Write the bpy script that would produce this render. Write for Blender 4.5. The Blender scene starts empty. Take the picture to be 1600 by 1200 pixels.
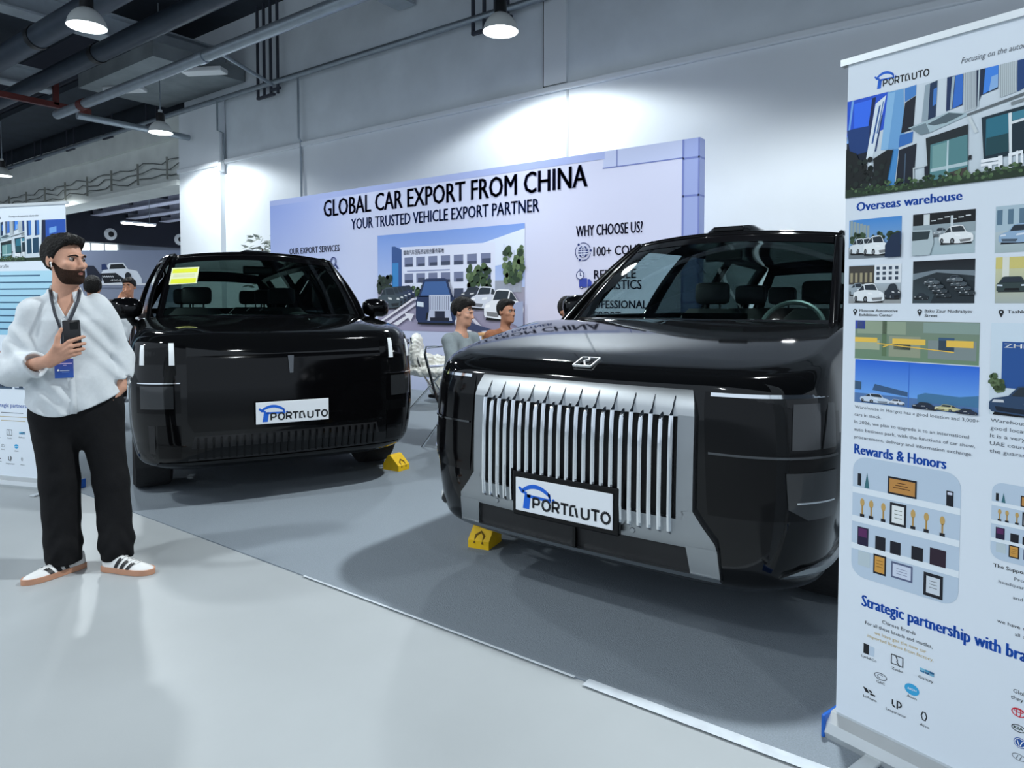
import bpy, bmesh, math, random
import numpy as np
from mathutils import Vector, Matrix
random.seed(7); np.random.seed(7)
scene = bpy.context.scene
COL = scene.collection
# ---------------------------------------------------------------- camera
cam_d = bpy.data.cameras.new('camera'); cam = bpy.data.objects.new('camera', cam_d); COL.objects.link(cam)
cam_d.sensor_width = 36.0; cam_d.sensor_fit = 'HORIZONTAL'
cam_d.lens = 36.0 * 1080 / 1600
cam_d.shift_y = -81 / 1600
cam_d.clip_start = 0.05; cam_d.clip_end = 200
cam.location = (0, 0, 1.38)
cam.rotation_euler = (math.radians(90 - 2.3), 0, math.radians(36.5))
scene.camera = cam
# ---------------------------------------------------------------- world, exposure
w = bpy.data.worlds.new('world'); scene.world = w; w.use_nodes = True
w.node_tree.nodes['Background'].inputs[0].default_value = (0.74, 0.86, 1.0, 1)
w.node_tree.nodes['Background'].inputs[1].default_value = 0.68
scene.view_settings.view_transform = 'Standard'; scene.view_settings.look = 'None'
scene.view_settings.exposure = 0.50; scene.view_settings.gamma = 1.0
scene.view_settings.use_curve_mapping = False
LAMP_POWER = 620.0
LAMP_COLOR = (0.90, 0.97, 1.0)

# ---------------------------------------------------------------- helpers
def s2l(c):
    return tuple(((v / 12.92) if v <= 0.04045 else ((v + 0.055) / 1.055) ** 2.4) for v in c)
def rgb(r, g, b): return s2l((r / 255, g / 255, b / 255))
def hx(h): return rgb(int(h[0:2], 16), int(h[2:4], 16), int(h[4:6], 16))

MATS = {}
def mat(name, col=(0.5, 0.5, 0.5), rough=0.5, metal=0.0, noise=0.0, nscale=20.0, bump=0.0, bscale=60.0, spec=0.5, coat=0.0, emis=None, estr=0.0, rvar=0.0, detail=4.0):
    if name in MATS: return MATS[name]
    m = bpy.data.materials.new(name); m.use_nodes = True
    nt = m.node_tree; b = nt.nodes['Principled BSDF']
    b.inputs['Base Color'].default_value = (*col, 1); b.inputs['Roughness'].default_value = rough
    b.inputs['Metallic'].default_value = metal; b.inputs['Specular IOR Level'].default_value = spec
    b.inputs['Coat Weight'].default_value = coat; b.inputs['Coat Roughness'].default_value = 0.02
    if emis is not None:
        b.inputs['Emission Color'].default_value = (*emis, 1); b.inputs['Emission Strength'].default_value = estr
    tc = nt.nodes.new('ShaderNodeTexCoord')
    if noise > 0 or rvar > 0:
        n = nt.nodes.new('ShaderNodeTexNoise'); n.inputs['Scale'].default_value = nscale; n.inputs['Detail'].default_value = detail
        nt.links.new(tc.outputs['Object'], n.inputs['Vector'])
        if noise > 0:
            r = nt.nodes.new('ShaderNodeValToRGB')
            lo = tuple(max(0, c * (1 - noise)) for c in col); hi = tuple(min(1, c * (1 + noise)) for c in col)
            r.color_ramp.elements[0].position = 0.3; r.color_ramp.elements[1].position = 0.7
            r.color_ramp.elements[0].color = (*lo, 1); r.color_ramp.elements[1].color = (*hi, 1)
            nt.links.new(n.outputs['Fac'], r.inputs['Fac']); nt.links.new(r.outputs['Color'], b.inputs['Base Color'])
        if rvar > 0:
            mr = nt.nodes.new('ShaderNodeMapRange'); mr.inputs['To Min'].default_value = max(0.02, rough - rvar); mr.inputs['To Max'].default_value = rough + rvar
            nt.links.new(n.outputs['Fac'], mr.inputs['Value']); nt.links.new(mr.outputs['Result'], b.inputs['Roughness'])
    if bump > 0:
        n2 = nt.nodes.new('ShaderNodeTexNoise'); n2.inputs['Scale'].default_value = bscale; n2.inputs['Detail'].default_value = 6
        nt.links.new(tc.outputs['Object'], n2.inputs['Vector'])
        bp = nt.nodes.new('ShaderNodeBump'); bp.inputs['Strength'].default_value = bump; bp.inputs['Distance'].default_value = 0.02
        nt.links.new(n2.outputs['Fac'], bp.inputs['Height']); nt.links.new(bp.outputs['Normal'], b.inputs['Normal'])
    MATS[name] = m; return m

def glass_mat(name, tint, refl=1.0, rough=0.02):
    if name in MATS: return MATS[name]
    m = bpy.data.materials.new(name); m.use_nodes = True; nt = m.node_tree
    for n in list(nt.nodes):
        if n.type != 'OUTPUT_MATERIAL': nt.nodes.remove(n)
    out = [n for n in nt.nodes if n.type == 'OUTPUT_MATERIAL'][0]
    tr = nt.nodes.new('ShaderNodeBsdfTransparent'); tr.inputs[0].default_value = (*tint, 1)
    gl = nt.nodes.new('ShaderNodeBsdfGlossy'); gl.inputs['Roughness'].default_value = rough; gl.inputs[0].default_value = (1, 1, 1, 1)
    fr = nt.nodes.new('ShaderNodeFresnel'); fr.inputs[0].default_value = 1.5
    mu = nt.nodes.new('ShaderNodeMath'); mu.operation = 'MULTIPLY'; mu.inputs[1].default_value = refl; mu.use_clamp = True
    mx = nt.nodes.new('ShaderNodeMixShader')
    nt.links.new(fr.outputs[0], mu.inputs[0]); nt.links.new(mu.outputs[0], mx.inputs[0])
    nt.links.new(tr.outputs[0], mx.inputs[1]); nt.links.new(gl.outputs[0], mx.inputs[2]); nt.links.new(mx.outputs[0], out.inputs[0])
    MATS[name] = m; return m

def print_mat(name='printed_ink', rough=0.55, estr=0.0):
    if name in MATS: return MATS[name]
    m = bpy.data.materials.new(name); m.use_nodes = True; nt = m.node_tree; b = nt.nodes['Principled BSDF']
    a = nt.nodes.new('ShaderNodeAttribute'); a.attribute_name = 'Col'
    nt.links.new(a.outputs['Color'], b.inputs['Base Color']); b.inputs['Roughness'].default_value = rough
    b.inputs['Specular IOR Level'].default_value = 0.3
    MATS[name] = m; return m

def link(o, parent=None):
    COL.objects.link(o)
    if parent is not None: o.parent = parent
    return o
def meshobj(name, verts, faces, mats, parent=None, smooth=False, mi=None, sharp=None):
    me = bpy.data.meshes.new(name)
    me.from_pydata([tuple(map(float, v)) for v in verts], [], [tuple(int(i) for i in f) for f in faces])
    if not isinstance(mats, (list, tuple)): mats = [mats]
    for m in mats: me.materials.append(m)
    if mi is not None: me.polygons.foreach_set('material_index', list(mi))
    if smooth:
        me.polygons.foreach_set('use_smooth', [True] * len(me.polygons))
        if sharp: me.set_sharp_from_angle(angle=math.radians(sharp))
    me.update()
    return link(bpy.data.objects.new(name, me), parent)
def thing(name, label, cat, loc=(0, 0, 0), rz=0.0, group=None):
    o = bpy.data.objects.new(name, None); o.empty_display_size = 0.2
    o.location = loc; o.rotation_euler = (0, 0, rz)
    link(o); return tag(o, label, cat, group)
def tag(o, label, cat, group=None):
    o['label'] = label; o['category'] = cat
    if group: o['group'] = group
    return o
def struct(o): o['kind'] = 'structure'; return o

class MB:
    """collects shapes into one mesh"""
    def __init__(s): s.v = []; s.f = []; s.m = []
    def add(s, v, f, m=0):
        k = len(s.v); s.v += [tuple(map(float, p)) for p in v]; s.f += [tuple(i + k for i in q) for q in f]; s.m += [m] * len(f); return s
    def box(s, c, d, m=0, rz=0.0, bev=0.0):
        cx, cy, cz = c; x, y, z = d[0] / 2, d[1] / 2, d[2] / 2
        if bev > 0:
            b = min(bev, x * .9, y * .9, z * .9); bm = bmesh.new(); bmesh.ops.create_cube(bm, size=1.0)
            for q in bm.verts: q.co = Vector((q.co.x * 2 * x, q.co.y * 2 * y, q.co.z * 2 * z))
            bmesh.ops.bevel(bm, geom=list(bm.edges), offset=b, segments=2, profile=0.5, affect='EDGES')
            vs = [q.co.copy() for q in bm.verts]; bm.verts.index_update(); fs = [[q.index for q in f.verts] for f in bm.faces]; bm.free()
        else:
            vs = [Vector((i * x, j * y, k * z)) for i in (-1, 1) for j in (-1, 1) for k in (-1, 1)]
            fs = [(0, 1, 3, 2), (4, 6, 7, 5), (0, 4, 5, 1), (2, 3, 7, 6), (0, 2, 6, 4), (1, 5, 7, 3)]
        ca, sa = math.cos(rz), math.sin(rz)
        return s.add([(cx + p.x * ca - p.y * sa, cy + p.x * sa + p.y * ca, cz + p.z) for p in vs], fs, m)
    def tube(s, pts, r, n=10, m=0, cap=True, closed=False):
        P = [Vector(p) for p in pts]; N = len(P); R = r if isinstance(r, (list, tuple)) else [r] * N
        rings = []; up = None
        for i in range(N):
            a = P[(i - 1) % N] if (closed or i > 0) else P[i]; b = P[(i + 1) % N] if (closed or i < N - 1) else P[i]
            t = (b - a); t = t.normalized() if t.length > 1e-9 else Vector((0, 0, 1))
            if up is None:
                up = Vector((0, 0, 1)) if abs(t.z) < .9 else Vector((1, 0, 0))
            u = (up - t * up.dot(t))
            if u.length < 1e-6: u = t.orthogonal()
            u.normalize(); vv = t.cross(u); up = u
            rings.append([P[i] + (u * math.cos(2 * math.pi * k / n) + vv * math.sin(2 * math.pi * k / n)) * R[i] for k in range(n)])
        v = [p for q in rings for p in q]; f = []
        for i in range(N if closed else N - 1):
            j = (i + 1) % N
            for k in range(n): f.append((i * n + k, i * n + (k + 1) % n, j * n + (k + 1) % n, j * n + k))
        if cap and not closed: f.append(tuple(reversed(range(n)))); f.append(tuple((N - 1) * n + k for k in range(n)))
        return s.add(v, f, m)
    def lathe(s, prof, c=(0, 0, 0), n=32, m=0, axis='z'):
        v = []; f = []; cx, cy, cz = c
        for r, h in prof:
            for k in range(n):
                a = 2 * math.pi * k / n; p = (r * math.cos(a), r * math.sin(a), h)
                if axis == 'x': p = (p[2], p[0], p[1])
                elif axis == 'y': p = (p[0], p[2], p[1])
                v.append((cx + p[0], cy + p[1], cz + p[2]))
        for i in range(len(prof) - 1):
            for k in range(n): f.append((i * n + k, i * n + (k + 1) % n, (i + 1) * n + (k + 1) % n, (i + 1) * n + k))
        return s.add(v, f, m)
    def loft(s, rings, m=0, cap=True, closed=True):
        n = len(rings[0]); v = [p for q in rings for p in q]; f = []
        for i in range(len(rings) - 1):
            for k in range(n if closed else n - 1): f.append((i * n + k, i * n + (k + 1) % n, (i + 1) * n + (k + 1) % n, (i + 1) * n + k))
        if cap and closed: f.append(tuple(reversed(range(n)))); f.append(tuple((len(rings) - 1) * n + k for k in range(n)))
        return s.add(v, f, m)
    def prism(s, poly, h0, h1, m=0, plane='xz'):
        """poly of 2d points extruded along the remaining axis from h0 to h1"""
        n = len(poly)
        def P(a, b, h): return (a, h, b) if plane == 'xz' else ((a, b, h) if plane == 'xy' else (h, a, b))
        v = [P(a, b, h0) for a, b in poly] + [P(a, b, h1) for a, b in poly]
        f = [tuple(range(n)), tuple(reversed(range(n, 2 * n)))] + [(i, i + n, (i + 1) % n + n, (i + 1) % n) for i in range(n)]
        return s.add(v, f, m)
    def ball(s, c, r, m=0, nu=16, nv=10):
        rx, ry, rz = r if isinstance(r, (list, tuple)) else (r, r, r); v = []; f = []
        for j in range(nv + 1):
            a = math.pi * j / nv
            for i in range(nu):
                b = 2 * math.pi * i / nu; v.append((c[0] + rx * math.sin(a) * math.cos(b), c[1] + ry * math.sin(a) * math.sin(b), c[2] + rz * math.cos(a)))
        for j in range(nv):
            for i in range(nu): f.append((j * nu + i, (j + 1) * nu + i, (j + 1) * nu + (i + 1) % nu, j * nu + (i + 1) % nu))
        return s.add(v, f, m)
    def build(s, name, mats, parent=None, smooth=False, sharp=35):
        o = meshobj(name, s.v, s.f, mats, parent, False, s.m)
        bm = bmesh.new(); bm.from_mesh(o.data); bmesh.ops.remove_doubles(bm, verts=bm.verts, dist=1e-6)
        bmesh.ops.recalc_face_normals(bm, faces=bm.faces); bm.to_mesh(o.data); bm.free()
        if smooth:
            o.data.polygons.foreach_set('use_smooth', [True] * len(o.data.polygons))
            if sharp: o.data.set_sharp_from_angle(angle=math.radians(sharp))
        return o

def grid_obj(name, fn, nu, nv, m, parent=None, thick=0.0, smooth=True):
    """surface fn(u,v)->xyz for u,v in 0..1"""
    v = [fn(i / nu, j / nv) for j in range(nv + 1) for i in range(nu + 1)]
    f = [(j * (nu + 1) + i, j * (nu + 1) + i + 1, (j + 1) * (nu + 1) + i + 1, (j + 1) * (nu + 1) + i) for j in range(nv) for i in range(nu)]
    o = meshobj(name, v, f, m, parent, smooth)
    if thick:
        md = o.modifiers.new('solid', 'SOLIDIFY'); md.thickness = thick; md.offset = 0
    return o

# ---- flat print builder -----------------------------------------------------
_tcache = {}
def text_tris(txt, bold=0.0):
    k = (txt, bold)
    if k in _tcache: return _tcache[k]
    cu = bpy.data.curves.new('t', 'FONT'); cu.body = txt; cu.size = 1.0; cu.resolution_u = 2; cu.offset = bold; cu.fill_mode = 'FRONT'
    ob = bpy.data.objects.new('t', cu); me = bpy.data.meshes.new_from_object(ob)
    V = [(p.co.x, p.co.y) for p in me.vertices]; F = [tuple(p.vertices) for p in me.polygons]
    bpy.data.meshes.remove(me); bpy.data.objects.remove(ob); bpy.data.curves.remove(cu)
    _tcache[k] = (V, F); return V, F
class Print:
    def __init__(s, step=0.00035): s.v = []; s.f = []; s.c = []; s.L = 0; s.step = step
    def lay(s): s.L += 1
    def poly(s, pts, col, bump=True):
        if bump: s.L += 1
        k = len(s.v); n = len(pts); s.v += [(p[0], p[1], s.L) for p in pts]; s.f.append(tuple(range(k, k + n)))
        cols = col if isinstance(col, list) else [col] * n; s.c += cols; return s
    def rect(s, x0, y0, x1, y1, col, col2=None, bump=True):
        """col2 = colour of the printed design at the top edge"""
        return s.poly([(x0, y0), (x1, y0), (x1, y1), (x0, y1)], [col, col, col2, col2] if col2 else col, bump)
    def ell(s, cx, cy, rx, ry, col, n=20, a0=0, a1=2 * math.pi, bump=True):
        return s.poly([(cx + rx * math.cos(a0 + (a1 - a0) * i / n), cy + ry * math.sin(a0 + (a1 - a0) * i / n)) for i in range(n + (0 if a1 - a0 > 6.28 else 1))], col, bump)
    def ring(s, cx, cy, rx, ry, w, col, n=24, a0=0, a1=2 * math.pi):
        s.L += 1
        for i in range(n):
            a = a0 + (a1 - a0) * i / n; b = a0 + (a1 - a0) * (i + 1) / n
            s.poly([(cx + rx * math.cos(a), cy + ry * math.sin(a)), (cx + rx * math.cos(b), cy + ry * math.sin(b)), (cx + (rx - w) * math.cos(b), cy + (ry - w) * math.sin(b)), (cx + (rx - w) * math.cos(a), cy + (ry - w) * math.sin(a))], col, False)
        return s
    def line(s, x0, y0, x1, y1, w, col, bump=True):
        d = math.hypot(x1 - x0, y1 - y0) or 1; nx, ny = -(y1 - y0) / d * w / 2, (x1 - x0) / d * w / 2
        return s.poly([(x0 - nx, y0 - ny), (x1 - nx, y1 - ny), (x1 + nx, y1 + ny), (x0 + nx, y0 + ny)], col, bump)
    def rrect(s, x0, y0, x1, y1, r, col, n=6, bump=True):
        pts = []
        for (cx, cy, a) in ((x1 - r, y0 + r, -90), (x1 - r, y1 - r, 0), (x0 + r, y1 - r, 90), (x0 + r, y0 + r, 180)):
            for i in range(n + 1):
                t = math.radians(a + 90 * i / n); pts.append((cx + r * math.cos(t), cy + r * math.sin(t)))
        return s.poly(pts, col, bump)
    def text(s, txt, x0, y0, x1=None, h=None, col=(0, 0, 0), bold=0.0, skew=0.0):
        """baseline-left x0,y0; cap height h; width fitted to x1 when given; bold = stroke widening in cap heights"""
        if bold > 0:
            e = bold * h * 1.6
            for k, o in enumerate((-e, 0, e)):
                s.text(txt, x0 + o + e, y0, None if x1 is None else x1 + o - e, h, col, 0, skew)
                if k < 2: s.L -= 1
            return s
        V, F = text_tris(txt, 0)
        if not V: return s
        V0, _ = text_tris('H', 0); capH = max(p[1] for p in V0)
        xs = [p[0] for p in V]; w0 = max(xs) - min(xs); sy = h / capH
        sx = (x1 - x0) / w0 if x1 is not None else sy
        s.L += 1; k = len(s.v); mx = min(xs)
        s.v += [(x0 + (p[0] - mx) * sx + skew * p[1] * sy, y0 + p[1] * sy, s.L) for p in V]
        for f in F: s.f.append(tuple(i + k for i in f)); s.c += [col] * len(f)
        return s
    def build(s, name, O, du, nrm, parent=None, m=None, off=0.0006, dv=(0, 0, 1)):
        O = Vector(O); du = Vector(du); nrm = Vector(nrm); dv = Vector(dv)
        V = [O + du * p[0] + dv * p[1] + nrm * (off + p[2] * s.step) for p in s.v]
        o = meshobj(name, V, s.f, m or print_mat(), parent)
        at = o.data.color_attributes.new('Col', 'FLOAT_COLOR', 'CORNER')
        vals = []
        order = []
        for c in s.c: vals += [c[0], c[1], c[2], 1.0]
        at.data.foreach_set('color', vals)
        return o
# ================================================================ the setting
m_floor = mat('floor_epoxy', rgb(166, 171, 173), 0.42, noise=0.06, nscale=1.3, rvar=0.08, spec=0.35)
nt = m_floor.node_tree
def add_spots(m, scale, thr, col):
    """small dark specks and scuffs lying on a surface"""
    nt = m.node_tree; b = nt.nodes['Principled BSDF']; tc = [n for n in nt.nodes if n.type == 'TEX_COORD'][0]
    src = b.inputs['Base Color'].links[0].from_socket
    v = nt.nodes.new('ShaderNodeTexNoise'); v.inputs['Scale'].default_value = scale; v.inputs['Detail'].default_value = 3
    nt.links.new(tc.outputs['Object'], v.inputs['Vector'])
    r = nt.nodes.new('ShaderNodeValToRGB'); r.color_ramp.elements[0].position = thr; r.color_ramp.elements[1].position = thr + .015
    mx = nt.nodes.new('ShaderNodeMix'); mx.data_type = 'RGBA'; mx.inputs['B'].default_value = (*col, 1)
    nt.links.new(v.outputs['Fac'], r.inputs['Fac']); nt.links.new(r.outputs['Color'], mx.inputs['Factor']); nt.links.new(src, mx.inputs['A']); nt.links.new(mx.outputs['Result'], b.inputs['Base Color'])
add_spots(m_floor, 9.0, 0.80, rgb(70, 72, 76))
m_carpet = mat('grey_carpet', rgb(136, 145, 153), 0.95, noise=0.10, nscale=180, bump=0.35, bscale=220, spec=0.1)
m_wall = mat('white_plaster', rgb(226, 231, 236), 0.85, noise=0.03, nscale=0.9, bump=0.12, bscale=5, spec=0.2)
m_wall2 = mat('old_white_plaster', rgb(218, 225, 231), 0.85, noise=0.06, nscale=1.6, bump=0.3, bscale=3.5, spec=0.2, detail=8)
m_dark = mat('ceiling_paint', rgb(44, 52, 62), 0.9, noise=0.15, nscale=2)
m_conc = mat('concrete', rgb(128, 136, 140), 0.9, noise=0.12, nscale=2.5, bump=0.25, bscale=12)
m_steel = mat('galvanised_steel', rgb(150, 160, 168), 0.4, metal=0.7, noise=0.08, nscale=6)
m_duct = mat('dark_duct', rgb(58, 68, 80), 0.45, metal=0.3, noise=0.1, nscale=4)
m_red = mat('red_paint', rgb(84, 30, 26), 0.5, noise=0.1, nscale=9)
m_black = mat('black_plastic', rgb(18, 18, 20), 0.4)
m_white = mat('white_paint', rgb(225, 228, 230), 0.5)

struct(MB().box((-14, 3, -0.05), (60, 60, 0.1)).build('floor', m_floor))
struct(MB().box((-14, 2.5, 7.75), (60, 13, 0.1)).build('ceiling', m_dark))
XC = -16.53; YW = 8.9
wb = MB(); wb.box(((XC + 14) / 2, YW + 0.15, 2.34), (14 - XC, 0.3, 4.68))
struct(wb.build('wall_back', m_wall))
struct(MB().box(((XC + 14) / 2, YW + 0.19, 6.2), (14 - XC, 0.3, 3.05)).build('wall_back_upper', m_wall2))
# ledge where upper wall is set back
struct(MB().box(((XC + 14) / 2, YW + 0.0, 4.63), (14 - XC, 0.10, 0.10), bev=0.02).build('trim_1', m_wall))
struct(MB().box(((XC - 14.75) / 2, YW - 0.05, 3.03), (14.75 + XC if False else -14.75 - XC, 0.14, 6.06)).build('wall_back_pier', m_wall))
struct(MB().box(((XC - 14.75) / 2, YW - 0.09, 4.58), (-14.75 - XC + 0.06, 0.16, 0.12), bev=0.02).build('trim_2', m_wall))
struct(MB().box((-5.77, YW + 0.02, 6.2), (0.40, 0.08, 3.0)).build('trim_3', m_wall))
struct(MB().box((-5.985, YW + 0.03, 6.2), (0.03, 0.06, 3.0)).build('trim_40', mat('dark_gap', rgb(28, 30, 34), .9)))
# thin joints in plaster
j = MB(); j.box((-5.55 + .0, YW - 0.005, 2.3), (0.03, 0.02, 4.6)); struct(j.build('trim_4', mat('joint', rgb(176, 182, 188), 0.9)))
# beam carrying on along the wall line over the open bay
bm_ = MB(); bm_.box((-26, YW + 0.3, 4.86), (19, 0.6, 1.16)); bm_.box((-26, YW - 0.1, 4.33), (19, 0.2, 0.12)); bm_.box((-26, YW + .05, 5.75), (19, 0.35, 0.62))
struct(bm_.build('trim_5', mat('beam_concrete', rgb(214, 218, 214), 0.9, noise=0.06, nscale=2.0, bump=0.2, bscale=10)))
struct(MB().box((-26, YW + .25, 6.6), (19, 0.2, 2.4)).build('wall_over_bay', m_dark))
# rear bay beyond the opening
struct(MB().box((-35, 9, 3.9), (0.2, 40, 7.8)).build('wall_left', mat('far_wall', rgb(120, 128, 142), 0.9, noise=0.05, nscale=1)))
struct(MB().box((-20, 26, 3.9), (60, 0.2, 7.8)).build('wall_far', mat('far_wall')))
struct(MB().box((-25, 17.8, 6.6), (22, 17, 0.1)).build('ceiling_rear_bay', m_dark))
struct(MB().box((-34.6, 14, 5.1), (0.5, 12, 1.7)).build('trim_6', mat('dark_fascia', rgb(28, 32, 46), 0.8)))
wn = MB(); wn.box((-34.82, 13.9, 4.0), (0.1, 3.0, 0.42)); wo = struct(wn.build('window_1', mat('bright_window', (1, 1, 1), 0.5, emis=(0.85, 0.97, 0.95), estr=1.6)))
fr = MB()
for yy in (12.4, 12.95, 13.5, 14.2, 14.8, 15.4): fr.box((-34.74, yy, 4.0), (0.06, 0.06, 0.46))
fr.build('window_frame', m_white, wo)
i = 7
for k in range(7):
    y = 11.2 + k * 1.55
    b_ = MB(); b_.box((-26, y, 5.75), (19, 0.25, 0.55)); b_.box((-26, y, 5.46), (19, 0.45, 0.04))
    struct(b_.build('trim_%d' % i, mat('lit_beam', rgb(190, 192, 210), 0.8, noise=0.1, nscale=3))); i += 1
for k in range(6):
    x = -33.5 + k * 2.9
    struct(MB().box((x, 17.5, 5.9), (0.22, 16, 0.6)).build('trim_%d' % i, mat('dark_steel', rgb(56, 60, 72), 0.7))); i += 1
# ceiling beams over the hall (run towards the wall)
for x in (-14.7, -19.5, -8.9, -24.0, -28.5):
    b_ = MB(); b_.box((x, 3.4, 6.86), (0.10, 11, 0.42)); b_.box((x, 3.4, 6.64), (0.42, 11, 0.04)); b_.box((x, 3.4, 7.06), (0.42, 11, 0.04))
    struct(b_.build('trim_%d' % i, mat('grey_beam_paint', rgb(170, 180, 188), 0.5, noise=0.08, nscale=5))); i += 1
# light concrete slab strip next to the wall
struct(MB().box((-15.6, 7.9, 6.42), (3.4, 2.0, 0.30)).build('trim_%d' % i, m_conc)); i += 1
struct(MB().box((-25.5, 8.0, 6.6), (16.4, 1.6, 0.14)).build('trim_%d' % i, m_dark)); i += 1
struct(MB().box((-26, 7.3, 7.2), (18, 0.3, 1.0)).build('trim_%d' % i, mat('dark_steel'))); i += 1
# conduit on wall + hanging continuation
def pipe(name, pts, r, m, label, cat, group=None, n=14):
    return tag(MB().tube(pts, r, n).build(name, m, None, True), label, cat, group)
pipe('wall_conduit', [(14, YW - .03, 5.99), (XC, YW - .16, 5.99), (-34, YW - .16, 5.92)], 0.055, m_steel, 'thin grey conduit running along the upper back wall and on over the open bay', 'conduit')
for (x, z0, z1, lab) in ((-11.9, 3.4, 6.0, 'thin vertical conduit down the wall left of the backdrop title'), (-14.72, 4.55, 6.0, 'thin vertical conduit at the edge of the bright pier, ending in a socket box')):
    c = thing('drop_conduit', lab, 'conduit', (x, YW - .04, z0))
    MB().tube([(0, 0, 0), (0, 0, (z1 - z0) * .5), (0.0, -.05 if x > -13 else -.14, (z1 - z0) * .52), (0, -.05 if x > -13 else -.14, z1 - z0)], 0.022, 8).build('pipe', m_steel, c, True)
    if x < -13: MB().box((0, -.07, -.05), (.14, .1, .2), bev=.01).build('socket_box', m_white, c)
# square bracket rods against the upper wall
for k, (x, zt) in enumerate(((-12.95, 7.7), (-7.0, 7.7))):
    b_ = MB(); 
    for dx in (-.28, -.05, .18, .42): b_.box((x + dx, YW - .12, (zt + 5.75) / 2), (.045, .045, zt - 5.75))
    b_.box((x, YW - .12, 5.76), (.6, .06, .05)); b_.box((x + .35, YW - .12, 5.85), (.3, .05, .05))
    tag(b_.build('hanger_bracket', mat('dark_steel'), None), ('dark bracket of hanging rods on the wall left of the bright lamp' if k else 'dark bracket of hanging rods high on the wall above the bright pier'), 'bracket')
pipe('duct_pipe', [(4, 5.05, 6.15), (-30, 5.05, 6.15)], 0.20, m_duct, 'upper and nearer of two thick dark ceiling ducts', 'duct')
pipe('duct_pipe', [(4, 6.05, 6.15), (-30, 6.05, 6.15)], 0.17, m_duct, 'lower and farther of two thick dark ceiling ducts, above the grey pipe', 'duct')
for x in (-14.2,):
    for (y, r) in ((5.05, .215), (6.05, .185)):
        tag(MB().tube([(x, y, 6.15), (x - .16, y, 6.15)], r, 20).build('duct_clamp', m_black, None, True), 'black band clamp round the %s ceiling duct' % ('nearer' if y < 5.5 else 'farther'), 'clamp')
gp = thing('water_pipe', 'long light grey ceiling pipe with red couplings near the back wall', 'pipe', (0, 6.34, 5.5))
MB().tube([(6, 0, 0), (-17, 0, 0)], .095, 14).build('pipe', m_steel, gp, True)
for x in (-15.6, -11.0, -6.0): MB().tube([(x, 0, 0), (x - .22, 0, 0)], .112, 14).build('coupling', m_red if x < -15 else m_steel, gp, True)
pipe('branch_pipe', [(-15.9, 6.3, 5.3), (-15.9, 8.7, 5.3)], 0.07, m_steel, 'short grey pipe branching from the long ceiling pipe to the pier', 'pipe')
pipe('branch_pipe', [(-10.9, 6.45, 5.6), (-12.4, 8.55, 5.85)], 0.035, m_steel, 'slanting thin grey pipe from the ceiling pipe to the conduit', 'pipe')
rb = MB(); rb.box((-9.75, 5.5, 6.45), (.10, 1.8, .28)); rb.box((-9.75, 6.3, 6.45), (.3, .2, .3)); tag(rb.build('red_bracket', m_red), 'red steel bracket under the ceiling at the top edge of the view', 'bracket')
rb = MB(); rb.box((-17.2, 5.6, 5.75), (.10, 3.0, .12)); rb.box((-17.2, 6.4, 6.0), (.1, .1, .5)); tag(rb.build('red_bracket', m_red), 'red steel bracket carrying the two dark ducts', 'bracket')
# cables lying along the beam
for k, lab in enumerate(('highest of the loose cables along the pale beam', 'middle loose cable along the pale beam', 'lowest of the loose cables along the pale beam')):
    pts = [(-16.6 - t * .45, YW - .06 - .03 * math.sin(t * 1.7 + k), 4.95 - .17 * k + .05 * math.sin(t * 2.1 + k * 2) + .03 * math.sin(t * 5)) for t in range(34)]
    tag(MB().tube(pts, .014, 6).build('loose_cable', mat('cable_grey', rgb(96, 100, 98), 0.6), None, True), lab, 'cable')
cl = MB()
ck = thing('cable_ladder', 'row of small posts holding the loose cables on the pale beam', 'cable ladder', (0, 0, 0))
for k in range(9): MB().box((-17.1 - k * 1.5, YW - .12, 4.75), (.025, .05, .55)).build('post', mat('cable_post', rgb(150, 152, 146), 0.7), ck)
# cable tray hangers over open bay
for k, x in enumerate((-18.0, -20.4, -22.8, -25.2, -27.6)):
    b_ = MB(); b_.box((x, YW - .16, 6.3), (.03, .03, .8)); b_.box((x + .5, YW - .16, 6.3), (.03, .03, .8)); b_.box((x + .25, YW - .16, 5.9), (.54, .05, .03))
    tag(b_.build('tray_hanger', mat('dark_steel'), None), 'dark U-shaped rod hanger, number %s from the pier, on the conduit over the open bay' % ('one', 'two', 'three', 'four', 'five')[k], 'hanger')
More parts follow.
